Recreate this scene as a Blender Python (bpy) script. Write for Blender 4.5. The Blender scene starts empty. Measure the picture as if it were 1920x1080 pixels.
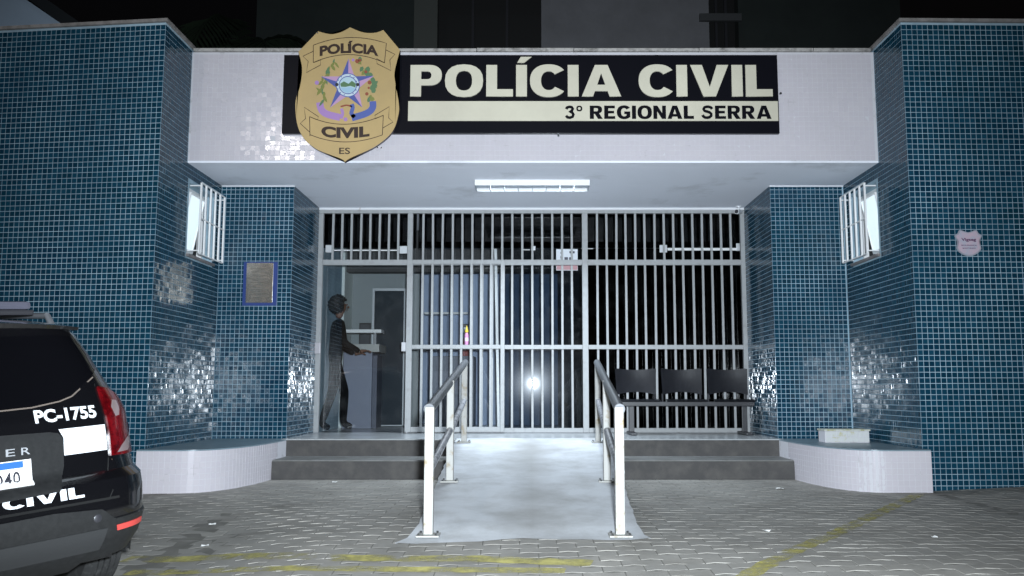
import bpy, bmesh, math, random
import numpy as np
from mathutils import Vector, Matrix, Euler
random.seed(7); RNG = np.random.default_rng(7)
R = math.radians
scene = bpy.context.scene
col = scene.collection

# ------------------------------------------------------------------ camera, world, light, exposure
FPX, X0, PITCH, ZC = 1650.0, 990.0, math.atan(192/1650), 0.888
cam_d = bpy.data.cameras.new('camera'); cam = bpy.data.objects.new('camera', cam_d); col.objects.link(cam)
cam.location = (0, 0, ZC); cam.rotation_euler = (math.pi/2 + PITCH, 0, 0)
cam_d.sensor_width = 36; cam_d.lens = FPX/1920*36; cam_d.shift_x = (960-X0)/1920
cam_d.clip_start = .05; cam_d.clip_end = 3000
scene.camera = cam
w = bpy.data.worlds.new('World'); scene.world = w; w.use_nodes = True
nt = w.node_tree; bg = nt.nodes['Background']
sky = nt.nodes.new('ShaderNodeTexSky'); sky.sky_type = 'NISHITA'; sky.sun_disc = False
sky.sun_elevation = R(-4); sky.sun_rotation = R(200)
nt.links.new(sky.outputs[0], bg.inputs[0]); bg.inputs[1].default_value = 0.10
fill_sun = bpy.data.lights.new('fill_sun', 'SUN'); fill_sun.energy = .04; fill_sun.angle = R(.5); fill_sun.color = (.8, .88, 1)  # weak unseen fill lamp, added to lift the dark background
mo = bpy.data.objects.new('fill_sun', fill_sun); col.objects.link(mo); mo.rotation_euler = (R(40), 0, R(-30))
vs = scene.view_settings; vs.view_transform = 'Standard'; vs.look = 'None'; vs.exposure = .12; scene.cycles.sample_clamp_indirect = 2.2; scene.cycles.max_bounces = 8; scene.cycles.transparent_max_bounces = 16; vs.gamma = 1
# the crew's lamp on the camera (its reflection shows in the glass front)
LAMP = (0.13, -0.06, ZC+.17)
ld = bpy.data.lights.new('camera_lamp_light', 'SPOT'); ld.energy = 3700; ld.color = (.82, .915, 1.0)
ld.spot_size = R(90); ld.spot_blend = 1.0; ld.shadow_soft_size = .065
lo = bpy.data.objects.new('camera_lamp_light', ld); col.objects.link(lo); lo.location = LAMP
lo.rotation_euler = (Vector((-.1, 10.2, 1.15))-Vector(LAMP)).to_track_quat('-Z', 'Y').to_euler()
# the street lamp behind the camera (its glitter shows in the white fascia tiles)
SL = (-5.18, -1.6, 6.15)
sd = bpy.data.lights.new('street_lamp_light', 'SPOT'); sd.energy = 230; sd.color = (1.0, .93, .9); sd.spot_size = R(150); sd.spot_blend = .6
sd.shadow_soft_size = .16
so = bpy.data.objects.new('street_lamp_light', sd); col.objects.link(so); so.location = SL
so.rotation_euler = (R(30), 0, R(-25))

# the fluorescent fitting under the canopy, its louvres cutting the light off sideways
fd = bpy.data.lights.new('canopy_tube_light', 'AREA'); fd.shape = 'RECTANGLE'; fd.size = 1.18; fd.size_y = .26; fd.energy = 86; fd.color = (.76, .88, 1.0); fd.spread = R(132)
fo = bpy.data.objects.new('canopy_tube_light', fd); col.objects.link(fo); fo.location = (.045, 9.44, 3.165-.066)

def at(u, v, Y):
    a = (540-v)/FPX; t = Y/(math.cos(PITCH)-a*math.sin(PITCH))
    return Vector(((u-X0)/FPX*t, Y, ZC+(math.sin(PITCH)+a*math.cos(PITCH))*t))
def proj(P):
    Y, Z = P[1], P[2]-ZC
    d = Y*math.cos(PITCH)+Z*math.sin(PITCH); u = -Y*math.sin(PITCH)+Z*math.cos(PITCH)
    return X0+FPX*P[0]/d, 540-FPX*u/d

# ------------------------------------------------------------------ helpers
def obj(name, data, m=None, parent=None, loc=None, rot=None):
    if isinstance(data, bmesh.types.BMesh):
        me = bpy.data.meshes.new(name); data.to_mesh(me); data.free()
    else: me = data
    if m is not None and me is not None and not me.materials: me.materials.append(m)
    o = bpy.data.objects.new(name, me); col.objects.link(o)
    if parent is not None: o.parent = parent
    if loc is not None: o.location = loc
    if rot is not None: o.rotation_euler = rot
    return o
def tag(o, label=None, cat=None, group=None, kind=None):
    for k, v in (('label', label), ('category', cat), ('group', group), ('kind', kind)):
        if v: o[k] = v
    return o
def thing(name, label, cat, loc=(0,0,0), rotz=0, group=None):
    return tag(obj(name, None, loc=loc, rot=(0,0,rotz)), label, cat, group)
def smooth(o, ang=40):
    me = o.data
    me.polygons.foreach_set('use_smooth', [True]*len(me.polygons))
    try: me.set_sharp_from_angle(angle=R(ang))
    except Exception: pass
    return o
def box(bm, a, b, bev=0, rot=None):
    a = Vector(a); b = Vector(b); c = (a+b)/2; s = b-a
    r = bmesh.ops.create_cube(bm, size=1)
    M = Matrix.Translation(c) @ (rot if rot else Matrix.Identity(4)) @ Matrix.Diagonal((abs(s.x), abs(s.y), abs(s.z), 1))
    bmesh.ops.transform(bm, matrix=M, verts=r['verts'])
    if bev:
        vs_ = set(r['verts']); es = [e for e in bm.edges if e.verts[0] in vs_ and e.verts[1] in vs_]
        bmesh.ops.bevel(bm, geom=es, offset=bev, segments=2, affect='EDGES', profile=.6)
    return bm
def bx(a, b, bev=0): return box(bmesh.new(), a, b, bev)
def tube(bm, p, q, r, n=12, r2=None):
    p = Vector(p); q = Vector(q); d = q-p
    res = bmesh.ops.create_cone(bm, cap_ends=True, segments=n, radius1=r, radius2=r if r2 is None else r2, depth=d.length)
    bmesh.ops.transform(bm, matrix=Matrix.Translation((p+q)/2) @ d.to_track_quat('Z','Y').to_matrix().to_4x4(), verts=res['verts'])
    return bm
def tb(p, q, r, n=12, r2=None): return tube(bmesh.new(), p, q, r, n, r2)
def lathe(bm, prof, n=24, M=Matrix.Identity(4)):
    rings = [[bm.verts.new(M @ Vector((r*math.cos(2*math.pi*i/n), r*math.sin(2*math.pi*i/n), z))) for i in range(n)] for r, z in prof]
    for a, b in zip(rings, rings[1:]):
        for i in range(n): bm.faces.new((a[i], a[(i+1)%n], b[(i+1)%n], b[i]))
    for ring, rev in ((rings[0], True), (rings[-1], False)):
        bm.faces.new(ring[::-1] if rev else ring)
    return bm
def prism(bm, pts, y0, y1):
    """closed outline of (x,z) points extruded from y0 (front) to y1"""
    f = [bm.verts.new((x, y0, z)) for x, z in pts]; b = [bm.verts.new((x, y1, z)) for x, z in pts]
    n = len(pts)
    ff = bm.faces.new(f); bb = bm.faces.new(b[::-1])
    for i in range(n): bm.faces.new((f[i], b[i], b[(i+1)%n], f[(i+1)%n]))
    bmesh.ops.triangulate(bm, faces=[ff, bb]); bmesh.ops.recalc_face_normals(bm, faces=bm.faces)
    return bm
def stroke(pts, wd, closed=False):
    """outline of a thick polyline in 2D"""
    P = [Vector(p) for p in pts]; n = len(P); L, Rr = [], []
    for i in range(n):
        a = P[(i-1) % n] if (i > 0 or closed) else P[i]; b = P[(i+1) % n] if (i < n-1 or closed) else P[i]
        t = (b-a).normalized(); nn = Vector((-t.y, t.x))
        L.append(P[i]+nn*wd/2); Rr.append(P[i]-nn*wd/2)
    return L, Rr
def stroke_bm(bm, pts, wd, f3, closed=False):
    L, Rr = stroke(pts, wd, closed)
    a = [bm.verts.new(f3(*p)) for p in L]; b = [bm.verts.new(f3(*p)) for p in Rr]
    n = len(a)
    for i in range(n if closed else n-1): bm.faces.new((a[i], a[(i+1)%n], b[(i+1)%n], b[i]))
    return bm
def curve_mesh(loops, extrude=0):
    c = bpy.data.curves.new('lettering_curve', 'CURVE'); c.dimensions = '2D'; c.fill_mode = 'BOTH'; c.extrude = extrude
    for lp in loops:
        s = c.splines.new('POLY'); s.points.add(len(lp)-1)
        for p, q in zip(s.points, lp): p.co = (q[0], q[1], 0, 1)
        s.use_cyclic_u = True
    return _curve_to_mesh(c)
def text_mesh(body, size=1, offset=0, extrude=0, align='LEFT', spacing=1):
    c = bpy.data.curves.new('lettering_text', 'FONT'); c.body = body; c.size = size; c.offset = offset; c.extrude = extrude
    c.align_x = align; c.space_character = spacing; c.resolution_u = 4; c.fill_mode = 'BOTH' if extrude else 'FRONT'
    return _curve_to_mesh(c)
def _curve_to_mesh(c):
    o = bpy.data.objects.new('lettering_source', c); col.objects.link(o)
    dg = bpy.context.evaluated_depsgraph_get()
    me = bpy.data.meshes.new_from_object(o.evaluated_get(dg))
    bpy.data.objects.remove(o); bpy.data.curves.remove(c)
    return me
def map_mesh(me, f):
    n = len(me.vertices); co = np.empty(n*3, np.float32); me.vertices.foreach_get('co', co); co = co.reshape(-1, 3)
    out = np.array([f(*p) for p in co.tolist()], np.float32)
    me.vertices.foreach_set('co', out.ravel()); me.update(); return me
def fit_text(me, x0, x1, z0, z1, Y, capz=None):
    """lay a lettering mesh (xy) on the plane Y, scaled into the rectangle; its depth goes along Y"""
    n = len(me.vertices); co = np.empty(n*3, np.float32); me.vertices.foreach_get('co', co); co = co.reshape(-1, 3)
    a, b = co.min(0), co.max(0)
    top = capz if capz else b[1]
    sx = (x1-x0)/(b[0]-a[0]); sz = (z1-z0)/(top-a[1])
    return map_mesh(me, lambda x, y, z: (x0+(x-a[0])*sx, Y-z, z0+(y-a[1])*sz))
def raw_mesh(name, verts, faces4):
    me = bpy.data.meshes.new(name); nf = len(faces4)
    me.vertices.add(len(verts)); me.vertices.foreach_set('co', np.asarray(verts, np.float32).ravel())
    me.loops.add(nf*4); me.loops.foreach_set('vertex_index', np.asarray(faces4, np.int32).ravel())
    me.polygons.add(nf); me.polygons.foreach_set('loop_start', np.arange(0, nf*4, 4, dtype=np.int32))
    me.update(calc_edges=True); me.validate(); me.polygons.foreach_set('use_smooth', np.zeros(nf, bool)); return me

# ------------------------------------------------------------------ materials
MATS = {}
def mat(name, base, rough=.5, metal=0, spec=.5, noise=None, bump=None, coat=0, emit=None, rand=None, detail=8):
    """noise=(scale, colour2, low, high); bump=(scale, strength, distance); rand=(colour2, amount)"""
    if name in MATS: return MATS[name]
    m = bpy.data.materials.new(name); m.use_nodes = True; t = m.node_tree; N = t.nodes; Lk = t.links
    p = N['Principled BSDF']
    p.inputs['Base Color'].default_value = (*base, 1); p.inputs['Roughness'].default_value = rough
    p.inputs['Metallic'].default_value = metal; p.inputs['Specular IOR Level'].default_value = spec
    if coat: p.inputs['Coat Weight'].default_value = coat; p.inputs['Coat Roughness'].default_value = .03
    if emit: p.inputs['Emission Color'].default_value = (*emit[0], 1); p.inputs['Emission Strength'].default_value = emit[1]
    tc = N.new('ShaderNodeNewGeometry')
    src = None
    if noise:
        n = N.new('ShaderNodeTexNoise'); n.inputs['Scale'].default_value = noise[0]; n.inputs['Detail'].default_value = detail; n.inputs['Roughness'].default_value = .65
        Lk.new(tc.outputs['Position'], n.inputs['Vector'])
        r = N.new('ShaderNodeMapRange'); r.inputs[1].default_value = noise[2]; r.inputs[2].default_value = noise[3]
        Lk.new(n.outputs[0], r.inputs[0])
        x = N.new('ShaderNodeMix'); x.data_type = 'RGBA'; x.inputs[6].default_value = (*base, 1); x.inputs[7].default_value = (*noise[1], 1)
        Lk.new(r.outputs[0], x.inputs[0]); src = x.outputs[2]
    if rand:
        oi = N.new('ShaderNodeObjectInfo'); ad = N.new('ShaderNodeMath'); ad.operation = 'ADD'
        Lk.new(tc.outputs['Random Per Island'], ad.inputs[0]); Lk.new(oi.outputs['Random'], ad.inputs[1])
        fr = N.new('ShaderNodeMath'); fr.operation = 'FRACT'; Lk.new(ad.outputs[0], fr.inputs[0])
        pw = N.new('ShaderNodeMath'); pw.operation = 'MULTIPLY'; pw.inputs[1].default_value = rand[1]; Lk.new(fr.outputs[0], pw.inputs[0])
        x2 = N.new('ShaderNodeMix'); x2.data_type = 'RGBA'; x2.inputs[7].default_value = (*rand[0], 1)
        if src: Lk.new(src, x2.inputs[6])
        else: x2.inputs[6].default_value = (*base, 1)
        Lk.new(pw.outputs[0], x2.inputs[0]); src = x2.outputs[2]
    if src: Lk.new(src, p.inputs['Base Color'])
    if bump:
        n = N.new('ShaderNodeTexNoise'); n.inputs['Scale'].default_value = bump[0]; n.inputs['Detail'].default_value = bump[3] if len(bump) > 3 else 4
        Lk.new(tc.outputs['Position'], n.inputs['Vector'])
        b = N.new('ShaderNodeBump'); b.inputs['Strength'].default_value = bump[1]; b.inputs['Distance'].default_value = bump[2]
        Lk.new(n.outputs[0], b.inputs['Height']); Lk.new(b.outputs[0], p.inputs['Normal'])
    MATS[name] = m; return m
def glass_mat(name, tint, refl=1.0, dirt=.02):
    m = bpy.data.materials.new(name); m.use_nodes = True; t = m.node_tree; N = t.nodes; Lk = t.links
    N.remove(N['Principled BSDF']); out = N['Material Output']
    tr = N.new('ShaderNodeBsdfTransparent'); tr.inputs[0].default_value = (*tint, 1)
    gl = N.new('ShaderNodeBsdfGlossy'); gl.inputs['Roughness'].default_value = .015
    gl2 = N.new('ShaderNodeBsdfGlossy'); gl2.inputs['Roughness'].default_value = .13
    gm = N.new('ShaderNodeMixShader'); gm.inputs[0].default_value = .02
    Lk.new(gl.outputs[0], gm.inputs[1]); Lk.new(gl2.outputs[0], gm.inputs[2])
    fr = N.new('ShaderNodeFresnel'); fr.inputs[0].default_value = 1.5
    mu = N.new('ShaderNodeMath'); mu.operation = 'MULTIPLY'; mu.inputs[1].default_value = refl; Lk.new(fr.outputs[0], mu.inputs[0])
    mx = N.new('ShaderNodeMixShader'); Lk.new(mu.outputs[0], mx.inputs[0]); Lk.new(tr.outputs[0], mx.inputs[1]); Lk.new(gm.outputs[0], mx.inputs[2])
    df = N.new('ShaderNodeBsdfDiffuse'); df.inputs[0].default_value = (.5, .5, .5, 1)
    n = N.new('ShaderNodeTexNoise'); n.inputs['Scale'].default_value = 7; n.inputs['Detail'].default_value = 8
    g = N.new('ShaderNodeNewGeometry'); Lk.new(g.outputs['Position'], n.inputs['Vector'])
    r = N.new('ShaderNodeMapRange'); r.inputs[1].default_value = .45; r.inputs[2].default_value = .8; r.inputs[4].default_value = dirt*2.5
    Lk.new(n.outputs[0], r.inputs[0])
    m2 = N.new('ShaderNodeMixShader'); Lk.new(r.outputs[0], m2.inputs[0]); Lk.new(mx.outputs[0], m2.inputs[1]); Lk.new(df.outputs[0], m2.inputs[2])
    Lk.new(m2.outputs[0], out.inputs[0]); MATS[name] = m; return m
def worn_paint(name, base, lo_, hi_, scale):
    """road paint flaked away in patches"""
    m = mat(name, base, .7, noise=(9, tuple(c*.55 for c in base), .35, .75)); t = m.node_tree; N = t.nodes; Lk = t.links
    n = N.new('ShaderNodeTexNoise'); n.inputs['Scale'].default_value = scale; n.inputs['Detail'].default_value = 9; n.inputs['Roughness'].default_value = .7
    g = N.new('ShaderNodeNewGeometry'); Lk.new(g.outputs['Position'], n.inputs['Vector'])
    r = N.new('ShaderNodeMapRange'); r.inputs[1].default_value = lo_; r.inputs[2].default_value = hi_; Lk.new(n.outputs[0], r.inputs[0])
    tr = N.new('ShaderNodeBsdfTransparent'); mx = N.new('ShaderNodeMixShader')
    Lk.new(r.outputs[0], mx.inputs[0]); Lk.new(tr.outputs[0], mx.inputs[1]); Lk.new(N['Principled BSDF'].outputs[0], mx.inputs[2])
    Lk.new(mx.outputs[0], N['Material Output'].inputs[0]); return m

BLUE = mat('blue_glass_tile', (.0035, .028, .057), .14, spec=.36, rand=((.008, .055, .094), .9), noise=(.9, (.003, .032, .050), .35, .7), bump=(30, 1, .0002, 0))
GROUT = mat('pale_grout', (.39, .53, .62), .9, noise=(1.7, (.17, .25, .31), .34, .72))
WTILE = mat('white_tile', (.58, .545, .575), .16, rand=((.56, .525, .565), .9), bump=(30, 1, .0002, 0), noise=(1.6, (.50, .475, .51), .4, .8))
WGROUT = mat('white_grout', (.58, .57, .60), .85, noise=(7, (.30, .28, .27), .56, .75))
SOFFIT = mat('soffit_paint', (.84, .86, .93), .75, noise=(1.1, (.56, .57, .60), .54, .74), bump=(30, .15, .004))
CAP = mat('parapet_cap', (.27, .25, .24), .85, noise=(9, (.13, .12, .11), .4, .7))
CONC = mat('concrete', (.26, .26, .25), .85, noise=(5, (.17, .17, .16), .35, .75), bump=(40, .3, .004))
IRON = mat('grey_painted_iron', (.33, .34, .345), .45, noise=(14, (.25, .25, .25), .5, .8))
WHITEP = mat('white_enamel', (.80, .80, .80), .35)
PLASTW = mat('white_plastic', (.75, .76, .78), .4)
BLACKP = mat('black_plastic', (.028, .029, .034), .42, noise=(20, (.045, .046, .05), .4, .8))
DARK = mat('dark_metal', (.03, .03, .035), .4)
STEEL = mat('steel', (.55, .56, .58), .25, 1)

# ------------------------------------------------------------------ levels of the place
YT, YF, YP, YG, YGL = 7.92, 8.58, 9.59, 10.80, 10.93
XL, XR, PL, PR = -3.40, 3.50, -2.60, 2.69
ZTOP, ZS, ZP, ZST = 4.32, 3.165, .376, .195
def sstep(x, a, b):
    t = min(1, max(0, (x-a)/(b-a))); return t*t*(3-2*t)
def gz(x, y):
    pl = -.175+.0306*(x+2.44)+.0719*(y-4.85) + .055*sstep(x, -2.3, -1.2)
    return max(-.42, .5*(pl-math.sqrt(pl*pl+.0006)))+.004 + .045*max(0, min(x-3.55, 2.5))*sstep(y, 5, 7.5)

# ------------------------------------------------------------------ ground
bm = bmesh.new()
xs = [-400,-60,-20,-12]+[-9+.3*i for i in range(61)]+[12,20,60,400]; ys = [-400,-60,-20,-8]+[-4+.3*i for i in range(60)]+[20,40,100,600]
V = [[bm.verts.new((x, y, gz(x, y)-.0012 if y < 14 else -.03)) for x in xs] for y in ys]
for j in range(len(ys)-1):
    for i in range(len(xs)-1): bm.faces.new((V[j][i], V[j][i+1], V[j+1][i+1], V[j+1][i]))
ground = tag(smooth(obj('ground', bm, mat('joint_sand', (.20, .19, .17), .95, noise=(5, (.12, .115, .10), .35, .7)))), 'grey paved forecourt of the station', None, None, 'structure')
PAV = mat('grey_paver', (.38, .36, .325), .8, noise=(1.9, (.19, .178, .158), .34, .66), rand=((.28, .268, .245), .8), bump=(26, .8, .0016, 3))
LP, WP, A = .22, .11, .014
def paver_outline(g=.0035):
    xsn = [0, .25, .5, .75, 1]; za = [0, A, 0, -A, 0]
    lo_ = [(x*LP, z) for x, z in zip(xsn, za)]; hi_ = [(x*LP, WP+z) for x, z in zip(xsn, za)]
    pts = lo_+hi_[::-1]; cx, cy = LP/2, WP/2
    return [((x-cx)*(1-2*g/LP), (y-cy)*(1-2*g/WP)) for x, y in pts]
po = paver_outline(); n10 = len(po)
def paver_bm(bm, M):
    b = [bm.verts.new(M @ Vector((x, y, -.03))) for x, y in po]
    m1 = [bm.verts.new(M @ Vector((x, y, -.0003))) for x, y in po]
    t = [bm.verts.new(M @ Vector((x*.985, y*.965, 0))) for x, y in po]
    for i in range(n10):
        k = (i+1) % n10
        bm.faces.new((b[i], b[k], m1[k], m1[i])); bm.faces.new((m1[i], m1[k], t[k], t[i]))
    # top as quads: columns between the two zigzag edges
    for i in range(4): bm.faces.new((t[i], t[i+1], t[8-i], t[9-i]))
cells = []
for j in range(62):
    y = 3.2+j*WP; off = (j % 2)*LP/2
    for i in range(66):
        x = -7.2+i*LP+off
        if y > YP-.05: continue
        cells.append((x, y))
def paver_M(x, y):
    z = gz(x, y); e = .05
    sx = (gz(x+e, y)-gz(x-e, y))/(2*e); sy = (gz(x, y+e)-gz(x, y-e))/(2*e)
    return Matrix.Translation((x, y, z+abs(random.gauss(0, .0006)))) @ Euler((math.atan(sy)+random.gauss(0, .006), -math.atan(sx)+random.gauss(0, .005), random.gauss(0, .012))).to_matrix().to_4x4()
vis = []
for c in cells:
    u, v = proj((c[0], c[1], gz(*c)))
    if 250 < u < 1925 and v < 1085 and not (770 < u < 1200 and c[1] > 5.4): vis.append((c[1], c))
vis.sort(); near = set(c for _, c in vis[:300])
bmR = bmesh.new(); first = None
for c in cells:
    M = paver_M(*c)
    if c in near:
        if first is None:
            b1 = bmesh.new(); paver_bm(b1, Matrix.Identity(4)); o = obj('paver', b1, PAV, ground); first = o.data
        else: o = obj('paver', first, None, ground)
        o.matrix_local = M
    else: paver_bm(bmR, M)
tag(obj('paver_field', bmR, PAV, ground), kind='stuff')
# worn yellow markings
YEL = worn_paint('worn_yellow_paint', (.54, .48, .13), .40, .66, 7)
YEL2 = worn_paint('faded_yellow_paint', (.58, .52, .16), .40, .60, 3.2)
def ground_strip(name, pts, wd, m, label):
    b = bmesh.new(); P = []
    for (x0, y0), (x1, y1) in zip(pts, pts[1:]):
        n = max(2, int(math.hypot(x1-x0, y1-y0)/.05)); P += [(x0+(x1-x0)*k/n, y0+(y1-y0)*k/n) for k in range(n)]
    P.append(pts[-1]); cols = 6
    rows = []
    for i, p in enumerate(P):
        a = Vector(P[max(0, i-1)]); c = Vector(P[min(len(P)-1, i+1)]); t = (c-a).normalized(); n = Vector((-t.y, t.x))
        row = []
        for k in range(cols+1):
            q = Vector(p)+n*wd*(k/cols-.5)*(1+.12*math.sin(i*1.7)); row.append(b.verts.new((q.x, q.y, gz(q.x, q.y)+.0065)))
        rows.append(row)
    for a, c in zip(rows, rows[1:]):
        for k in range(cols): b.faces.new((a[k], a[k+1], c[k+1], c[k]))
    return tag(obj(name, b, m), label, None, None, 'structure')
def gpt(u, v):
    p = None; z = 0
    for _ in range(6):
        a = (540-v)/FPX; el = PITCH+math.atan(a); Y = (ZC-z)/-math.tan(el); p = at(u, v, Y); z = gz(p.x, p.y)
    return p.x, p.y
ground_strip('yellow_line', [gpt(1722, 928), gpt(1560, 1005), gpt(1395, 1085)], .105, YEL, 'worn yellow line running from the right planter to the front')
ground_strip('yellow_line', [gpt(235, 1050), gpt(420, 1046), gpt(640, 1048), gpt(900, 1050), gpt(1110, 1058)], .13, YEL2, 'flaked yellow line across the pavers in front of the ramp')
ground_strip('yellow_line', [gpt(240, 1075), gpt(520, 1068), gpt(800, 1070), gpt(1060, 1072)], .10, YEL2, 'second faded yellow line nearest the camera')

# ------------------------------------------------------------------ the station: walls with mosaic tiles
station = thing('police_station', 'police station entrance front clad in small blue mosaic tiles', 'building', (0, 9.6, 0))
def part(name, data, m, parent=station):
    o = obj(name, data, m, parent)
    if parent is station: o.matrix_parent_inverse = Matrix.Translation((0, -9.6, 0))
    return o
PITCHT, TS, TD = .05, .0457, .0024
def tile_grid(org, ud, nd, nu, nv, keep=None, vdn=True, tilt=.010, top=None):
    """list of tile centre frames on a wall: origin lower corner, ud along wall, nd outward normal; rows counted from the top edge"""
    out = []
    for j in range(nv):
        for i in range(nu):
            uu = (i+.5)*PITCHT; vv = (j+.5)*PITCHT
            if keep and not keep(uu, vv): continue
            out.append((Vector(org)+Vector(ud)*uu+Vector((0,0,1))*(-vv if vdn else vv), Vector(ud), Vector(nd)))
    return out
def tiles_mesh(name, frames, tilt=.019, size=TS, TD=TD):
    n = len(frames)
    C = np.array([f[0] for f in frames]); U = np.array([f[1] for f in frames]); Nn = np.array([f[2] for f in frames]); W = np.tile([0, 0, 1.], (n, 1))
    h = size/2; hi_ = h*.955
    ta = RNG.normal(0, tilt, n); tb_ = RNG.normal(0, tilt, n); dz = RNG.normal(0, .00035, n)
    sg = [(-1,-1), (1,-1), (1,1), (-1,1)]
    vs_ = np.empty((n, 8, 3))
    for k, (a, b) in enumerate(sg):
        vs_[:, k] = C+U*(a*h)+W*(b*h)-Nn*.001
        vs_[:, 4+k] = C+U*(a*hi_)+W*(b*hi_)+Nn*(TD+dz+ta*a*hi_+tb_*b*hi_)[:, None]
    f = np.array([(4,5,6,7), (0,1,5,4), (1,2,6,5), (2,3,7,6), (3,0,4,7)])
    if np.dot(np.cross(U[0], W[0]), Nn[0]) < 0: f = f[:, ::-1]
    faces = (f[None]+(np.arange(n)*8)[:, None, None]).reshape(-1, 4)
    return raw_mesh(name, vs_.reshape(-1, 3), faces)
Z1 = Vector((0,0,1))
# left tower: front recedes by 6.5 degrees to the left
aL = R(6.5); uL = Vector((-math.cos(aL), math.sin(aL), 0)); nL = Vector((-math.sin(aL), -math.cos(aL), 0))
aR = R(1.0); uR = Vector((math.cos(aR), math.sin(aR), 0)); nR = Vector((math.sin(aR), -math.cos(aR), 0))
def quad_prism(pts, z0, z1):
    b = bmesh.new(); lo_ = [b.verts.new((x, y, z0)) for x, y in pts]; hi_ = [b.verts.new((x, y, z1)) for x, y in pts]
    n = len(pts)
    b.faces.new(lo_[::-1]); b.faces.new(hi_)
    for i in range(n): b.faces.new((lo_[i], lo_[(i+1)%n], hi_[(i+1)%n], hi_[i]))
    bmesh.ops.recalc_face_normals(b, faces=b.faces); return b
cL = Vector((XL, YT, 0)); fL = cL+uL*3.6
cR = Vector((XR, YT, 0)); fR = cR+uR*3.6
# windows in the inner side walls: (y0,y1,z0,z1)
WY0, WY1, WZ0, WZ1 = 8.66, 9.36, 2.245, 2.965
def tower(name, c, far, x_in, sgn):
    """solid tower whose inner side wall holds a window opening; built of butted blocks"""
    b = bmesh.new()
    zb = -.35
    def blk(y0, y1, z0, z1, depth=.16):
        box(b, (x_in, y0, z0), (x_in-sgn*depth if sgn > 0 else x_in+depth, y1, z1))
    inner = x_in-.16*sgn   # sgn=+1: wall body lies at smaller x (left tower)
    xs_ = sorted((x_in, inner))
    yb = 14
    for (y0, y1, z0, z1) in ((YT+.02, WY0, zb, ZTOP), (WY1, yb, zb, ZTOP), (WY0, WY1, zb, WZ0), (WY0, WY1, WZ1, ZTOP)):
        box(b, (xs_[0], y0, z0), (xs_[1], y1, z1))
    o = part(name, b, GROUT)
    b2 = quad_prism([(c.x, c.y), (far.x, far.y), (far.x, far.y+.16), (c.x, c.y+.02 if False else c.y+.019)], zb, ZTOP)
    part(name, b2, GROUT)
    return o
tower('tower_wall', cL, fL, XL, 1); tower('tower_wall', cR, fR, XR, -1)
# pillars and returns
part('pillar', bx((XL+.001, YP, -.1), (PL, YP+.9, ZS)), GROUT); part('pillar', bx((PR, YP, -.1), (XR-.001, YP+.9, ZS)), GROUT)
part('return_wall', bx((PL-.3, YP+.9, -.1), (PL, 14, ZS)), GROUT); part('return_wall', bx((PR, YP+.9, -.1), (PR+.3, 14, ZS)), GROUT)
frames = []
nrow = 88
def fascia_hide(y, z): return y > YF-.01 and z > ZS-.001
frames += tile_grid((cL.x, cL.y, ZTOP-.02), uL, nL, 62, nrow)
fr_right = tile_grid((cR.x, cR.y, ZTOP-.02), uR, nR, 62, nrow)
def keep_side(uu, vv):
    y = YT+uu; z = ZTOP-.02-vv
    if fascia_hide(y+.025, z+.025): return False
    return not (WY0-.03 < y < WY1+.03 and WZ0-.03 < z < WZ1+.03)
sideL = tile_grid((XL, YT, ZTOP-.02), (0,1,0), (1,0,0), 33, nrow, keep_side)
sideR = tile_grid((XR, YT, ZTOP-.02), (0,1,0), (-1,0,0), 33, nrow, keep_side)
pilL = tile_grid((PL, YP, ZS-.012), (-1,0,0), (0,-1,0), 16, 57)
pilR = tile_grid((PR, YP, ZS-.012), (1,0,0), (0,-1,0), 16, 57)
inL = tile_grid((PL, YP, ZS-.012), (0,1,0), (1,0,0), 24, 57)
inR = tile_grid((PR, YP, ZS-.012), (0,1,0), (-1,0,0), 24, 57)
# the 300 tiles that show largest (right tower, at eye height by the corner) stand singly
big, rest = [], []
for f in fr_right:
    du = (f[0]-cR).dot(uR)
    (big if (du < .75 and .25 < f[0].z < 1.25 and len(big) < 300) else rest).append(f)
one = tiles_mesh('tile', [(Vector((0,0,0)), Vector((1,0,0)), Vector((0,-1,0)))], tilt=0)
tw = part('tile_bed', bx((0,0,0),(.01,.01,.01)), GROUT) if False else None
for f in big:
    o = obj('tile', one, BLUE, station); o.matrix_parent_inverse = Matrix.Translation((0, -9.6, 0))
    o.location = f[0]; o.rotation_euler = (random.gauss(0, .019), 0, math.atan2(f[1].y, f[1].x)+random.gauss(0, .019))
for fr, tl_ in ((frames, .017), (rest, .017), (sideL, .017), (sideR, .011), (pilL, .017), (pilR, .012), (inL, .014), (inR, .010)):
    tag(part('tile_field', tiles_mesh('tile_field', fr, tilt=tl_), BLUE), kind='stuff')
# parapet caps
b = quad_prism([(cL.x+.025, cL.y-.03), (fL.x, fL.y-.03), (fL.x, fL.y+.16), (cL.x-.14, cL.y+.17), (cL.x-.14, YF+.2), (cL.x+.025, YF+.2)][::-1], ZTOP+.002, ZTOP+.032); part('parapet_cap', b, CAP)
b = quad_prism([(cR.x-.025, cR.y-.03), (fR.x, fR.y-.03), (fR.x, fR.y+.16), (cR.x+.14, cR.y+.17), (cR.x+.14, YF+.2), (cR.x-.025, YF+.2)], ZTOP+.002, ZTOP+.032); part('parapet_cap', b, CAP)
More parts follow.
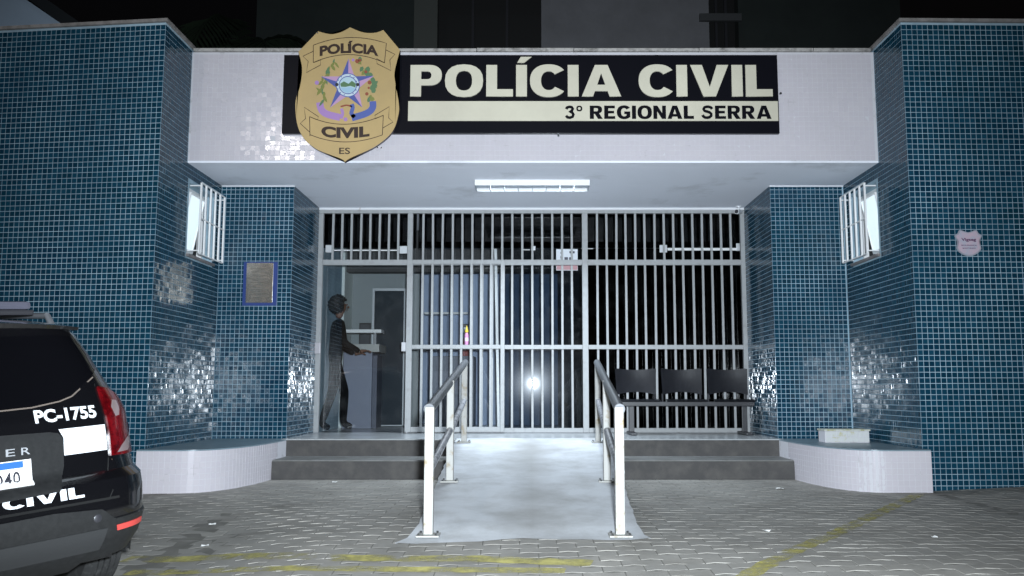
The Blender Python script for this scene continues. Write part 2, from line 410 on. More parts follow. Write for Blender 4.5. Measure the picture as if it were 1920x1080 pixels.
# fascia
part('fascia', bx((XL+.002, YF, ZS+.001), (XR-.002, YF+.2, ZTOP-.03)), WGROUT)
fas = tile_grid((XL+.02, YF, ZTOP-.05), (1,0,0), (0,-1,0), 137, 22)
tag(part('fascia_tiles', tiles_mesh('fascia_tiles', fas, tilt=.010, size=.0478, TD=.0012), WTILE), kind='stuff')
b = bmesh.new()
x = XL+.02
while x < XR-.05:
    L_ = min(random.uniform(.7, 1.3), XR-.03-x); box(b, (x, YF-.03+random.uniform(-.004, .004), ZTOP-.028), (x+L_-.006, YF+.22, ZTOP+.004+random.uniform(-.004, .004)), .004); x += L_
part('fascia_cap', b, mat('cap_stone', (.42, .40, .38), .85, noise=(12, (.16, .15, .14), .45, .68)))
# soffit slab and trim
part('soffit', bx((XL+.002, YF+.002, ZS-.02), (XR-.002, YF+.19, ZS)), SOFFIT)
part('soffit', bx((XL+.002, YF+.192, ZS-.02), (XR-.002, YP+.2-.21, ZS+.15)), SOFFIT)
part('soffit', bx((PL+.004, YP-.008, ZS-.02), (PR-.004, 14.4, ZS+.15)), SOFFIT)
part('roof_slab', bx((XL+.2, YF+.21, ZS+.16), (XR-.2, 14.4, ZS+.4)), CONC)
TRIM = mat('white_trim', (.72, .73, .75), .5, noise=(7, (.30, .20, .13), .64, .75))
part('cornice', bx((PL+.004, YG-.055, ZS-.048), (PR-.004, YG-.02, ZS-.021), .004), TRIM)
for xa, xb in ((XL+.004, PL+.012), (PR-.012, XR-.004)): part('cornice', bx((xa, YP-.026, ZS-.032), (xb, YP-.006, ZS-.0205)), TRIM)
# ------------------------------------------------------------------ platform, steps, ramp, planters
PLATM = mat('platform_stone', (.42, .44, .45), .22, noise=(4, (.32, .33, .33), .4, .75), bump=(8, .03, .01))
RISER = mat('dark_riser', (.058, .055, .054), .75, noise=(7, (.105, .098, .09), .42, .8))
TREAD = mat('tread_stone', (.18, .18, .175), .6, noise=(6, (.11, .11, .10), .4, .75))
YP0 = 9.46
plat = tag(obj('entrance_platform', bx((PL-.02, YP0, -.1), (PR+.02, 14.3, ZP), .004), PLATM), 'pale stone landing in front of the barred doors', None, None, 'structure')
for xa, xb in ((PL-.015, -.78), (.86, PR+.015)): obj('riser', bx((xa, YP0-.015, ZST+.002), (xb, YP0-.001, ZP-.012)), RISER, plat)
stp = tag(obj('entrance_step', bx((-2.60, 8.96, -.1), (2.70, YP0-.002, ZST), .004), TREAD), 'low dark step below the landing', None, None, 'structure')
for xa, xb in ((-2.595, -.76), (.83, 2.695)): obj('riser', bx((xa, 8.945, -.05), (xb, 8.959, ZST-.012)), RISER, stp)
# ramp
RAMP = mat('ramp_concrete', (.54, .555, .575), .72, noise=(2.6, (.36, .36, .355), .42, .70), bump=(26, .4, .002))
t_ = RAMP.node_tree; N_ = t_.nodes; p_ = N_['Principled BSDF']; old = p_.inputs['Base Color'].links[0].from_socket   # tyre and foot dirt down the middle
gx_ = N_.new('ShaderNodeNewGeometry'); sp_ = N_.new('ShaderNodeSeparateXYZ'); t_.links.new(gx_.outputs['Position'], sp_.inputs[0])
ab_ = N_.new('ShaderNodeMath'); ab_.operation = 'SUBTRACT'; ab_.inputs[1].default_value = .03; t_.links.new(sp_.outputs[0], ab_.inputs[0])
a2_ = N_.new('ShaderNodeMath'); a2_.operation = 'ABSOLUTE'; t_.links.new(ab_.outputs[0], a2_.inputs[0])
nz_ = N_.new('ShaderNodeTexNoise'); nz_.inputs['Scale'].default_value = 1.7; nz_.inputs['Detail'].default_value = 7; t_.links.new(gx_.outputs['Position'], nz_.inputs['Vector'])
ad_ = N_.new('ShaderNodeMath'); ad_.operation = 'MULTIPLY_ADD'; ad_.inputs[1].default_value = .7; t_.links.new(nz_.outputs[0], ad_.inputs[0]); t_.links.new(a2_.outputs[0], ad_.inputs[2])
mr_ = N_.new('ShaderNodeMapRange'); mr_.inputs[1].default_value = .30; mr_.inputs[2].default_value = .62; mr_.inputs[3].default_value = .75; mr_.inputs[4].default_value = 0; t_.links.new(ad_.outputs[0], mr_.inputs[0])
mx_ = N_.new('ShaderNodeMix'); mx_.data_type = 'RGBA'; mx_.inputs[7].default_value = (.27, .26, .245, 1); t_.links.new(mr_.outputs[0], mx_.inputs[0]); t_.links.new(old, mx_.inputs[6]); t_.links.new(mx_.outputs[2], p_.inputs['Base Color'])
bm = bmesh.new(); rows = []
NY = 44
for j in range(NY+1):
    t = j/NY; y = 5.44+(9.52-5.44)*t
    zt = ZP*min(1, max(0, (y-5.47)/(9.47-5.47)))+.006
    xl = -.70-.06*t - .10*math.exp(-t*40); xr = .69+.15*t + .05*math.exp(-t*40)
    jit = .004*math.sin(j*2.1)+.003*math.sin(j*5.3)
    row = []
    for k in range(13):
        s = k/12; x = xl+(xr-xl)*s+(jit if k == 0 else -jit if k == 12 else 0)
        gg = gz(x, y)
        zz = max(zt, gg+.007) if j > 0 else gg+.004
        yy = y-(.03*math.sin(s*9)+.02*math.sin(s*23) if j == 0 else 0)
        if j < 3: zz = gg+.004+(max(zt, gg+.007)-gg-.004)*j/3
        row.append(bm.verts.new((x, yy, zz+.003*math.sin(x*7+y*5))))
    rows.append(row)
for a, c in zip(rows, rows[1:]):
    for k in range(12): bm.faces.new((a[k], a[k+1], c[k+1], c[k]))
base = []
for side in (0, 12):
    low = [bm.verts.new((r[side].co.x, r[side].co.y, -.12)) for r in rows]
    for j in range(NY):
        f = (rows[j][side], low[j], low[j+1], rows[j+1][side]); bm.faces.new(f if side else f[::-1])
bmesh.ops.recalc_face_normals(bm, faces=bm.faces)
ramp = tag(smooth(obj('concrete_ramp', bm, RAMP), 30), 'pale concrete ramp up to the landing', None, None, 'structure')

def planter(name, label, sgn):
    x_in = 2.66 if sgn > 0 else -2.56; x_out = XR if sgn > 0 else XL
    root = thing(name, label, 'planter', ((x_in+x_out)/2, 8.6, 0), 0, 'curved planters beside the steps')
    inv = Matrix.Translation((-(x_in+x_out)/2, -8.6, 0))
    pts = []
    wx = abs(x_out-x_in); yb = 9.30; yf = 7.80
    # outline: from the tower corner along the front, bending back to the end of the steps
    N_ = 60
    for i in range(N_+1):
        t = i/N_*math.pi/2
        ex = 2/2.6
        px = x_in+sgn*wx*.62*(1-math.sin(t)**ex) if True else 0
        py = yf+(yb-yf)*(1-math.cos(t)**ex)
        pts.append((px, py))
    pts = [(x_out+sgn*.02, yf)]+pts
    wall_xy = pts+[(x_in, YP-.004)] if False else pts
    out = wall_xy+[(x_in, YP-.006), (x_out-sgn*.006, YP-.006), (x_out-sgn*.006, YT+.0), (x_out+sgn*.02, YT-.008)]
    b = quad_prism(out, -.12, ZP-.016)
    bmesh.ops.triangulate(b, faces=[f for f in b.faces if len(f.verts) > 4])
    o = obj('body', b, WGROUT, root); o.matrix_parent_inverse = inv
    lid = quad_prism(out, ZP-.0155, ZP-.004); bmesh.ops.triangulate(lid, faces=[f for f in lid.faces if len(f.verts) > 4])
    o = obj('top_slab', lid, mat('planter_top', (.20, .27, .31), .35, noise=(5, (.13, .18, .21), .4, .75)), root); o.matrix_parent_inverse = inv
    # tiles along the curve
    P = [Vector((x, y, 0)) for x, y in wall_xy]; acc = [0]
    for a, c in zip(P, P[1:]): acc.append(acc[-1]+(c-a).length)
    nn = int(acc[-1]/PITCHT)
    def pos(s):
        for k in range(len(P)-1):
            if acc[k+1] >= s: return P[k]+(P[k+1]-P[k])*((s-acc[k])/(acc[k+1]-acc[k]))
        return P[-1]
    wt = tiles_mesh('tile', [(Vector((0,0,0)), Vector((1,0,0)), Vector((0,-1,0)))], tilt=0, size=.0478, TD=.0012)
    for i in range(nn):
        a = pos(i*PITCHT); c = pos((i+1)*PITCHT); u = (c-a).normalized(); mid = (a+c)/2
        if sgn > 0: u = -u
        for j in range(8):
            if len(root.children) > 300: break
            o = obj('tile', wt, WTILE, root); o.matrix_parent_inverse = inv
            o.location = (mid.x, mid.y, ZP-.026-(j+.5)*PITCHT+.012); o.rotation_euler = (random.gauss(0, .006), 0, math.atan2(u.y, u.x)+random.gauss(0, .006))
    return root
planter('curved_planter', 'low curved white tiled planter left of the steps beside the car', -1)
planter('curved_planter', 'low curved white tiled planter right of the steps with small box on top', 1)
# small tiled box on the right planter
bt = thing('tiled_box', 'small white tiled box with yellow stains on the right planter', 'box', (3.17, 8.95, ZP-.004))
obj('body', bx((-.22, -.1, 0), (.22, .1, .115), .004), WGROUT, bt)
obj('lid', bx((-.23, -.11, .116), (.23, .11, .132), .003), mat('lichen_tile', (.55, .56, .50), .5, noise=(14, (.36, .34, .10), .5, .62)), bt)
for i in range(8):
    for j in range(2):
        obj('tile', bx((-.215+i*.0545, -.1045, .008+j*.054), (-.215+i*.0545+.050, -.1002, .056+j*.054), .001), mat('box_tile', (.60, .61, .60), .2, noise=(9, (.48, .45, .22), .55, .68)), bt)

# ------------------------------------------------------------------ side-wall windows with projecting grilles
FROST = mat('glowing_frosted_glass', (.72, .80, .82), .35, emit=((.80, .95, 1.0), .55))  # mild glow put into the pane material to brighten it
def side_window(xw, sgn, label, glabel):
    """sgn=+1: wall faces +x"""
    wroot = thing('tilting_window', label, 'window', (xw, WY0, WZ0), 0, 'small windows in the tower side walls')
    fx0, fx1 = -sgn*.155, -sgn*.10
    X = lambda a, b: (min(a, b), max(a, b))
    a, b_ = X(fx0, fx1)
    H, W_ = WZ1-WZ0, WY1-WY0
    bmf = bmesh.new()
    for (y0, y1, z0, z1) in ((0, W_, 0, .04), (0, W_, H-.04, H), (0, .04, .04, H-.04), (W_-.04, W_, .04, H-.04), (W_/2-.02, W_/2+.02, .04, H-.04)): box(bmf, (a, y0+.001, z0+.001), (b_, y1-.001, z1-.001))
    obj('frame', bmf, WHITEP, wroot)
    obj('backing', bx((-sgn*.158 if sgn > 0 else .156, .002, .002), (-sgn*.156 if sgn > 0 else .158, W_-.002, H-.002)), mat('dark_room', (.01, .012, .015), .8), wroot)
    # tilted frosted sash on the side nearer the street, leaning out of the opening
    M = Matrix.Translation((-sgn*.10, .02, .05)) @ Matrix.Rotation(sgn*R(11), 4, 'Y')
    bmp = box(bmesh.new(), (-.004, 0, .03), (.004, .36, H*.78)); bmesh.ops.transform(bmp, matrix=M, verts=bmp.verts)
    obj('pane', bmp, FROST, wroot)
    bms = bmesh.new()
    for (y0, y1, z0, z1) in ((-.012, .372, 0, .03), (-.012, .372, H*.78, H*.78+.02), (-.012, 0, .03, H*.78), (.36, .372, .03, H*.78)): box(bms, (-.011, y0, z0), (.011, y1, z1))
    bmesh.ops.transform(bms, matrix=M, verts=bms.verts); obj('sash', bms, WHITEP, wroot)
    # sill
    obj('sill', bx((X(-sgn*.09, sgn*.03)[0], -.02, -.032), (X(-sgn*.09, sgn*.03)[1], W_+.02, -.004), .004), mat('stone_sill', (.22, .20, .20), .5, noise=(10, (.12, .11, .11), .4, .7)), wroot)
    g = thing('window_grille', glabel, 'grille', (xw, WY0, WZ0), 0, 'white window grilles')
    gx = sgn*.115; y0, y1 = .02, W_-.0
    for k in range(6):
        y = y0+(y1-y0)*k/5; obj('bar', bx((gx-.009, y-.010, 0), (gx+.009, y+.010, H), .002), WHITEP, g)
    for z in (0, H*.5, H):
        obj('rail', bx((gx-.0055, y0+.0105, z-.006), (gx+.0055, y1-.0105, z+.006)), WHITEP, g)
    for y in (y0, y1):
        for z in (.03, H-.03): obj('bracket', bx((X(.0, gx)[0]+.0, y-.006, z-.006), (X(0, gx)[1]-.0, y+.006, z+.006)), WHITEP, g)
side_window(XL, 1, 'tilted frosted window in the left tower above the planter', 'white bar grille over the left tower window')
side_window(XR, -1, 'tilted frosted window in the right tower above the planter', 'white bar grille over the right tower window')

# ------------------------------------------------------------------ sign board with lettering
GOLD = mat('champagne_letters', (.74, .70, .56), .32, .1, noise=(1.1, (.60, .56, .45), .3, .7))
BLACKB = mat('black_sign_panel', (.005, .005, .008), .35, 0, .15)
sgY = YF-.055
p00 = at(528, 250, sgY); p11 = at(1457, 103, sgY)
SX0, SX1, SZ0, SZ1 = p00.x, p11.x, p00.z, p11.z
sign = thing('station_sign', 'long black sign board with pale capital lettering on the white fascia', 'sign', ((SX0+SX1)/2, sgY, SZ0))
inv = Matrix.Translation((-(SX0+SX1)/2, -sgY, -SZ0))
def spart(name, d, m, parent=sign):
    o = obj(name, d, m, parent)
    if parent is sign: o.matrix_parent_inverse = inv
    return o
spart('board', bx((SX0, sgY, SZ0), (SX1, YF-.006, SZ1), .003), BLACKB)
a = at(765, 227, sgY); c = at(1458, 190, sgY)
band = spart('stripe', bx((a.x, sgY-.006, a.z), (c.x, sgY-.0005, c.z)), GOLD)
# heavy capitals drawn as outlines
def arc(cx, cy, rx, ry, a0, a1, n=18): return [(cx+rx*math.cos(R(a0+(a1-a0)*i/n)), cy+ry*math.sin(R(a0+(a1-a0)*i/n))) for i in range(n+1)]
def sq(cx, cy, rx, ry, a0, a1, n=20, e=2.35):
    out = []
    for i in range(n+1):
        t = R(a0+(a1-a0)*i/n); c_, s_ = math.cos(t), math.sin(t)
        out.append((cx+rx*math.copysign(abs(c_)**(2/e), c_), cy+ry*math.copysign(abs(s_)**(2/e), s_)))
    return out
def glyph(ch):
    w_ = .30; h = .21
    if ch in 'IÍ':
        L_ = [[(0,0),(w_,0),(w_,1),(0,1)]]
        if ch == 'Í': L_.append([(.03,1.07),(.22,1.07),(.44,1.26),(.13,1.26)])
        return L_, w_
    if ch == 'L': return [[(0,0),(.74,0),(.74,h+.02),(w_,h+.02),(w_,1),(0,1)]], .74
    if ch == 'P': return [[(0,0),(w_,0),(w_,.35)]+sq(.50,.675,.37,.325,-90,90)+[(0,1)], [(w_,.55)]+sq(.46,.67,.12,.125,-90,90)[0:]+[(w_,.80)]], .87
    if ch == 'R': return [[(0,0),(w_,0),(w_,.38),(.36,.38),(.60,0),(.95,0),(.68,.42)]+sq(.52,.70,.38,.30,-50,90)+[(0,1)], [(w_,.57)]+sq(.49,.69,.11,.12,-90,90)+[(w_,.81)]], .95
    if ch == 'O': return [sq(.53,.5,.53,.52,0,360)[:-1], sq(.53,.5,.225,.315,0,360)[:-1]], 1.06
    if ch == 'C': return [sq(.52,.5,.52,.52,38,322,30,2.25)+[(.70,.30)]+sq(.52,.5,.215,.30,-40,-320,26,2.2)+[(.70,.71)]], .96
    if ch == 'G': return [sq(.53,.5,.53,.52,38,300,28,2.25)+[(.98,.13),(.98,.56),(.54,.56),(.54,.36),(.70,.36),(.70,.25)]+sq(.53,.5,.22,.31,-55,-318,26,2.2)+[(.70,.70)]], 1.0
    if ch == 'A': return [[(0,0),(.31,0),(.365,.17),(.715,.17),(.77,0),(1.09,0),(.72,1),(.37,1)], [(.43,.37),(.65,.37),(.54,.74)]], 1.09
    if ch == 'V': return [[(.36,0),(.70,0),(1.06,1),(.74,1),(.535,.30),(.33,1),(0,1)]], 1.06
    if ch == 'E': return [[(0,0),(.80,0),(.80,h),(w_,h),(w_,.41),(.72,.41),(.72,.61),(w_,.61),(w_,1-h),(.78,1-h),(.78,1),(0,1)]], .82
    if ch == 'N': return [[(0,0),(.28,0),(.28,.56),(.62,0),(.92,0),(.92,1),(.64,1),(.64,.44),(.30,1),(0,1)]], .92
    if ch == 'S':
        pts = [(.82,.74),(.74,.85),(.58,.91),(.42,.91),(.26,.86),(.19,.74),(.26,.61),(.45,.55),(.64,.48),(.74,.38),(.74,.24),(.62,.13),(.45,.09),(.28,.11),(.16,.20),(.11,.30)]
    if ch == '3': pts = [(.14,.74),(.22,.86),(.38,.91),(.55,.88),(.62,.76),(.56,.62),(.40,.545),(.58,.48),(.67,.33),(.60,.16),(.42,.09),(.24,.12),(.13,.24)]
    if ch == 'º': return [sq(.22,.78,.22,.22,0,360)[:-1], sq(.22,.78,.10,.10,0,360)[:-1]], .46
    L_, Rr = stroke(pts, .215); return [[tuple(p) for p in L_]+[tuple(p) for p in Rr[::-1]]], .92 if ch == 'S' else .78
def layout(txt, gap=.10, space=.42):
    x = 0; out = []
    for ch in txt:
        if ch == ' ': x += space; continue
        g, adv = glyph(ch); out.append((ch, [[(px+x, py) for px, py in lp] for lp in g])); x += adv+gap
    return out, x-gap
lay, wid = layout('POLÍCIA CIVIL', .085, .40)
a = at(769, 181, sgY-.01); c = at(1447, 122, sgY-.01); sx = (c.x-a.x)/wid; sz = c.z-a.z
for ch, loops in lay:
    me = curve_mesh(loops, .007); map_mesh(me, lambda x, y, z: (a.x+x*sx, sgY-.0075-z, a.z+y*sz)); spart('letter', me, GOLD)
lay, wid = layout('3º REGIONAL SERRA', .10, .42)
a2 = at(1058, 223, sgY-.008); c2 = at(1446, 198, sgY-.008); sx2 = (c2.x-a2.x)/wid; sz2 = c2.z-a2.z
for ch, loops in lay:
    me = curve_mesh(loops, 0); map_mesh(me, lambda x, y, z: (a2.x+x*sx2, sgY-.0085, a2.z+y*sz2)); spart('letter', me, BLACKB, band)
for u, v in ((1463, 176), (1047, 255)):
    q = at(u, v, YF-.01); spart('bolt', tb((q.x, YF-.03, q.z), (q.x, YF-.004, q.z), .012, 8), STEEL)
# ------------------------------------------------------------------ shield emblem
emY = YF-.115
def E_(cx, cy): 
    q = at(540+cx/4, 40+cy/4, emY); return q.x, q.z
emblem = thing('shield_emblem', 'gold shield emblem with star, wreath and two ribbons over the sign', 'emblem', (at(650, 180, emY).x, emY, at(650, 180, emY).z))
einv = Matrix.Translation(-Vector(emblem.location))
def epart(name, d, m, parent=emblem):
    o = obj(name, d, m, parent); o.matrix_parent_inverse = einv; return o
def catmull(P, n=5, closed=True):
    out = []; N_ = len(P)
    rng = range(N_ if closed else N_-1)
    for i in rng:
        p0, p1, p2, p3 = (Vector(P[(i-1) % N_] if closed or i > 0 else P[i]), Vector(P[i]), Vector(P[(i+1) % N_]), Vector(P[(i+2) % N_] if closed or i < N_-2 else P[i+1]))
        for k in range(n):
            t = k/n; out.append(tuple(.5*((2*p1)+(-p0+p2)*t+(2*p0-5*p1+4*p2-p3)*t*t+(-p0+3*p1-3*p2+p3)*t**3)))
    if not closed: out.append(tuple(P[-1]))
    return out
side_r = catmull([(840,215),(800,375),(806,470),(830,610),(828,700),(780,830),(650,940),(475,1022),(425,1055)], 6, False)
side_l = catmull([(425,1055),(395,1030),(200,950),(85,820),(55,620),(92,480),(105,350),(78,228)], 6, False)
top = catmull([(225,75),(320,96),(400,80),(465,45)], 5, False)+catmull([(465,45),(560,82),(650,86),(715,65)], 5, False)
outl = side_r+side_l[1:]+top+[(715,65)]
seen = []; [seen.append(p) for p in outl if not seen or (Vector(p)-Vector(seen[-1])).length > 2]
SHG = mat('shield_gold', (.53, .38, .17), .38, .15, noise=(2.5, (.47, .34, .16), .4, .7))
SHD = mat('shield_edge', (.035, .022, .03), .5)
pr = [E_(*p) for p in seen]
epart('backing', prism(bmesh.new(), [(x+.006*0, z) for x, z in pr], emY+.006, emY+.05), SHD)
epart('plate', prism(bmesh.new(), pr, emY, emY+.0055), SHG)
INK = mat('dark_brown_ink', (.035, .018, .012), .5)
f3 = lambda d: (lambda x, y: (*([E_(x, y)[0], emY-d]), E_(x, y)[1]))
def flat(name, pts, m, d=.002, parent=emblem):
    b = bmesh.new(); vsl = [b.verts.new(f3(d)(*p)) for p in pts]; f = b.faces.new(vsl); bmesh.ops.triangulate(b, faces=[f])
    b.normal_update()
    bmesh.ops.recalc_face_normals(b, faces=b.faces)
    return epart(name, b, m, parent)
def lines(name, polys, m, wd=5, d=.002):
    b = bmesh.new()
    for P in polys: stroke_bm(b, P, wd, f3(d))
    return epart(name, b, m)
def arcpts(x0, y0, xm, ym, x1, y1, n=14):
    return [((1-t)**2*x0+2*t*(1-t)*(2*xm-.5*x0-.5*x1)+t*t*x1, (1-t)**2*y0+2*t*(1-t)*(2*ym-.5*y0-.5*y1)+t*t*y1) for t in [i/n for i in range(n+1)]]
rt = arcpts(190,180,460,122,738,165); rb = arcpts(190,310,458,250,724,312)
lines('ribbon_outline', [rt+[(724,312)], [(190,180),(190,310)], rb, [(190,225),(112,262),(152,300),(138,385),(244,328),(246,290),(190,310)], [(735,215),(802,248),(764,290),(772,370),(668,318),(664,280),(724,312)]], INK)
rt2 = arcpts(162,715,430,772,715,705); rb2 = arcpts(165,850,430,905,708,852)
lines('ribbon_outline', [rt2+[(708,852)], [(162,715),(165,860)], rb2, [(162,830),(92,766),(132,730),(122,645),(228,715),(222,740),(162,715)], [(712,800),(788,756),(755,725),(760,640),(652,705),(655,730),(715,705)]], INK)
def etext(txt, x0, x1, yb, yt, bend, m, off=.035, cap=None):
    me = text_mesh(txt, 1, off)
    n = len(me.vertices); co = np.empty(n*3, np.float32); me.vertices.foreach_get('co', co); co = co.reshape(-1, 3); a_, b_ = co.min(0), co.max(0)
    tp = a_[1]+(b_[1]-a_[1])*(.80 if 'Í' in txt else 1)
    def mp(x, y, z):
        s = (x-a_[0])/(b_[0]-a_[0]); px = x0+(x1-x0)*s; py = yb+(yt-yb)*(y-a_[1])/(tp-a_[1])+bend*((s-.5)*2)**2
        q = E_(px, py); return (q[0], emY-.0035, q[1])
    return epart('lettering', map_mesh(me, mp), m)
etext('POLÍCIA', 238, 678, 240, 165, 24, INK, .045); etext('CIVIL', 250, 612, 878, 795, -14, INK, .05); etext('ES', 384, 466, 996, 948, 0, INK, .012)
SBL = mat('star_blue', (.085, .105, .33), .5); SPK = mat('star_lilac', (.50, .30, .47), .5); GRN = mat('wreath_green', (.21, .22, .055), .6); GRN2 = mat('leaf_green', (.10, .19, .09), .6)
RED = mat('berry_red', (.28, .075, .04), .6); RWH = mat('ring_white', (.55, .64, .70), .5); LIL = mat('ribbon_lilac', (.38, .22, .48), .5); RBL = mat('ribbon_blue', (.085, .12, .36), .5)
random.seed(3)
def leaf(cx, cy, a, L_, W_, m, d=.002):
    ca, sa = math.cos(a), math.sin(a)
    P = [(cx+ca*x-sa*y, cy+sa*x+ca*y) for x, y in ((0,0),(L_*.3,W_/2),(L_*.7,W_*.4),(L_,0),(L_*.7,-W_*.4),(L_*.3,-W_/2))]
    b = bmesh.new(); b.faces.new([b.verts.new(f3(d)(*p)) for p in P]); bmesh.ops.recalc_face_normals(b, faces=b.faces); epart('leaf', b, m)
for i in range(22):
    t = i/21; cx = 350-110*math.sin(t*2.2)+20*t; cy = 305+290*t; leaf(cx, cy, random.uniform(-2.6, -.6) if i % 2 else random.uniform(.5, 2.4), random.uniform(38, 72), random.uniform(14, 24), GRN if random.random() < .7 else GRN2, .002+.0001*i)
for i in range(20):
    t = i/19; cx = 540+95*math.sin(t*2.3); cy = 310+270*t; leaf(cx, cy, random.uniform(-2.6, 2.6), random.uniform(36, 64), random.uniform(24, 38), GRN2 if random.random() < .6 else GRN, .002+.0001*i)
def disc(name, cx, cy, r, m, d, n=14): flat(name, [(cx+r*math.cos(2*math.pi*k/n), cy+r*math.sin(2*math.pi*k/n)) for k in range(n)], m, d)
for cx, cy, r in ((520,300,16),(585,380,12),(612,460,15),(592,545,13),(540,292,12),(606,500,9)): disc('berry', cx, cy, r, RED, .0044, 10)
disc('berry', 217, 461, 16, LIL, .003); disc('berry', 489, 291, 11, LIL, .0046); disc('berry', 432, 736, 15, LIL, .003)
def band_(pts, wd, m): lines('ribbon_band', [catmull(pts, 5, False)], m, wd, .0026)
band_([(238,608),(250,660),(290,695),(392,722)], 52, LIL); band_([(636,600),(634,650),(590,690),(478,726)], 50, RBL)
band_([(478,622),(486,650),(476,690),(500,720)], 30, RBL); band_([(395,640),(440,630),(480,640)], 12, RED); band_([(400,655),(410,690),(400,730)], 22, LIL)
tips = [(455,280),(645,410),(558,648),(316,648),(248,415)]; C0 = (450,480)
inn = []
for i in range(5):
    m_ = ((tips[i][0]+tips[(i+1)%5][0])/2-C0[0], (tips[i][1]+tips[(i+1)%5][1])/2-C0[1]); l = math.hypot(*m_); inn.append((C0[0]+m_[0]/l*82, C0[1]+m_[1]/l*82))
for i in range(5):
    flat('star_facet', [tips[i], inn[i], C0], SPK if i in (0,1,4) else SBL, .0050); flat('star_facet', [tips[i], C0, inn[i-1]], SBL if i in (0,1,4) else SPK, .0050)
disc('ring', 450, 480, 90, RBL, .0056, 28); disc('ring', 450, 480, 84, RWH, .0060, 28); disc('ring', 450, 480, 68, SBL, .0064, 28); disc('disc', 450, 480, 62, mat('pale_sky_disc', (.45, .60, .66), .5), .0068, 28)
flat('hill', [(392,470),(420,452),(455,470),(480,448),(512,470),(505,498),(470,486),(430,494),(398,492)], GRN2, .0072); flat('shore', [(392,498),(430,500),(470,494),(504,504),(490,526),(450,540),(415,528)], mat('pale_blue_sea', (.34, .52, .66), .5), .0072)
for k in range(14):
    if k in (3, 10): continue
    t = 2*math.pi*k/14; leaf(450+76*math.cos(t)-5, 480+76*math.sin(t), t+1.57, 10, 9, SBL, .0066)
for cx in (368, 524): disc('bead', cx, 476, 13, DARK, .0076, 8)
for cx, cy in ((222, 86), (700, 948), (670, 945)): disc('rivet', cx, cy, 6, STEEL, .003, 8)

# ------------------------------------------------------------------ ceiling light under the soffit
a = at(890, 333, 9.29); c = at(1106, 333, 9.29); wL = c.x-a.x
lf = thing('ceiling_light', 'long white fluorescent fitting with louvre cells under the canopy', 'light fitting', ((a.x+c.x)/2, 9.29, ZS-.02))
inv2 = None; hw = wL/2
b = bmesh.new(); box(b, (-hw, 0, -.062), (hw, .012, 0), .002); obj('housing', b, WHITEP, lf)
b = bmesh.new(); box(b, (-hw, .0125, -.016), (hw, .30, -.001)); obj('housing', b, WHITEP, lf)
for s in (-1, 1): obj('end_cap', bx((s*hw-(.004 if s > 0 else 0), .0125, -.060), (s*hw+(.004 if s < 0 else 0), .30, -.0165)), mat('grey_cap', (.25, .29, .33), .4), lf)
obj('housing', bx((-hw+.005, .296, -.060), (hw-.005, .30, -.0165)), WHITEP, lf)
REFL = mat('louvre_reflector', (.80, .86, .92), .22, .35)
for k in range(9):
    x = -hw+.006+(wL-.012)*k/8; obj('louvre', bx((x-.004 if k else x, .013, -.058), (x+.004 if k < 8 else x, .295, -.0168)), REFL, lf)
for k in range(8):
    x0 = -hw+.011+(wL-.012)*k/8; x1 = x0+(wL-.012)/8-.010
    b = bmesh.new(); P = [(x0, .015+.28*j/8, -.020-.020*abs(math.sin(j/8*math.pi*2))) for j in range(9)]; q = [b.verts.new(p) for p in P]; r_ = [b.verts.new((x1, p[1], p[2])) for p in P]
    for j in range(8): b.faces.new((q[j], r_[j], r_[j+1], q[j+1]))
    bmesh.ops.solidify(b, geom=list(b.faces), thickness=.001); smooth(obj('reflector', b, REFL, lf))
for yy in (.08, .22): obj('tube', tb((-hw+.02, yy, -.032), (hw-.02, yy, -.032), .008, 10), PLASTW, lf)

# ------------------------------------------------------------------ barred grille and sliding gate
ZB = ZP+.004
XG0, XP1, XP2, XG1 = PL+.02, -1.4625, .705, PR-.015
zr1, zr2, zt = 1.415, 2.462, ZS-.055
grille = thing('security_grille', 'fixed grey barred grille closing off the entrance', 'grille', ((XG0+XG1)/2, YG, ZB))
ginv = Matrix.Translation((-(XG0+XG1)/2, -YG, -ZB))
def gp(name, d, m=IRON, root=grille, iv=ginv):
    o = obj(name, d, m, root); o.matrix_parent_inverse = iv; return o
F1, F2 = .028, .024
for x, wd in ((XG0, .075), (XP1, .065), (XP2, .07), (XG1, .075)):
    gp('post', bx((x-wd/2, YG-.03, ZB), (x+wd/2, YG+.03, zt-.032), .003))
gp('top_rail', bx((XG0-.035, YG-.03, zt-.03), (XG1+.035, YG+.03, zt+.02), .003))
spans = [(XG0+.0385, XP1-.0335), (XP1+.0335, XP2-.036), (XP2+.036, XG1-.0385)]
for i, (xa, xb) in enumerate(spans):
    gp('rail', bx((xa, YG-.026, zr2-.033), (xb, YG+.026, zr2+.033), .003))
    if i: gp('rail', bx((xa, YG-.024, zr1-.026), (xb, YG+.024, zr1+.026), .003)); gp('rail', bx((xa, YG-.026, ZB), (xb, YG+.026, ZB+.055), .003))
    nb = (8, 16, 15)[i]
    for k in range(nb):
        x = xa+(xb-xa)*(k+1)/(nb+1) + random.gauss(0, .0015)
        lean = random.gauss(0, .0025)
        def bar(z0, z1):
            b = bx((-.0135, YG-.0135, z0), (.0135, YG+.0135, z1), .002)
            for v_ in b.verts: v_.co.x += x+lean*(v_.co.z-z0)/(z1-z0)
            gp('bar', b)
        bar(zr2+.0335, zt-.0305)
        if i: bar(zr1+.0265, zr2-.0335); bar(ZB+.0555, zr1-.0265)
gate = thing('sliding_gate', 'grey barred gate leaf slid open in front of the fixed bars', 'gate', (-.88, YG-.075, ZB))
gi = Matrix.Translation((.88, -(YG-.075), -ZB)) @ Matrix.Translation((0, 0, 0)); gi = Matrix.Translation((.88, -(YG-.075), -ZB))
GA, GB, yg = -1.485, -.285, YG-.075
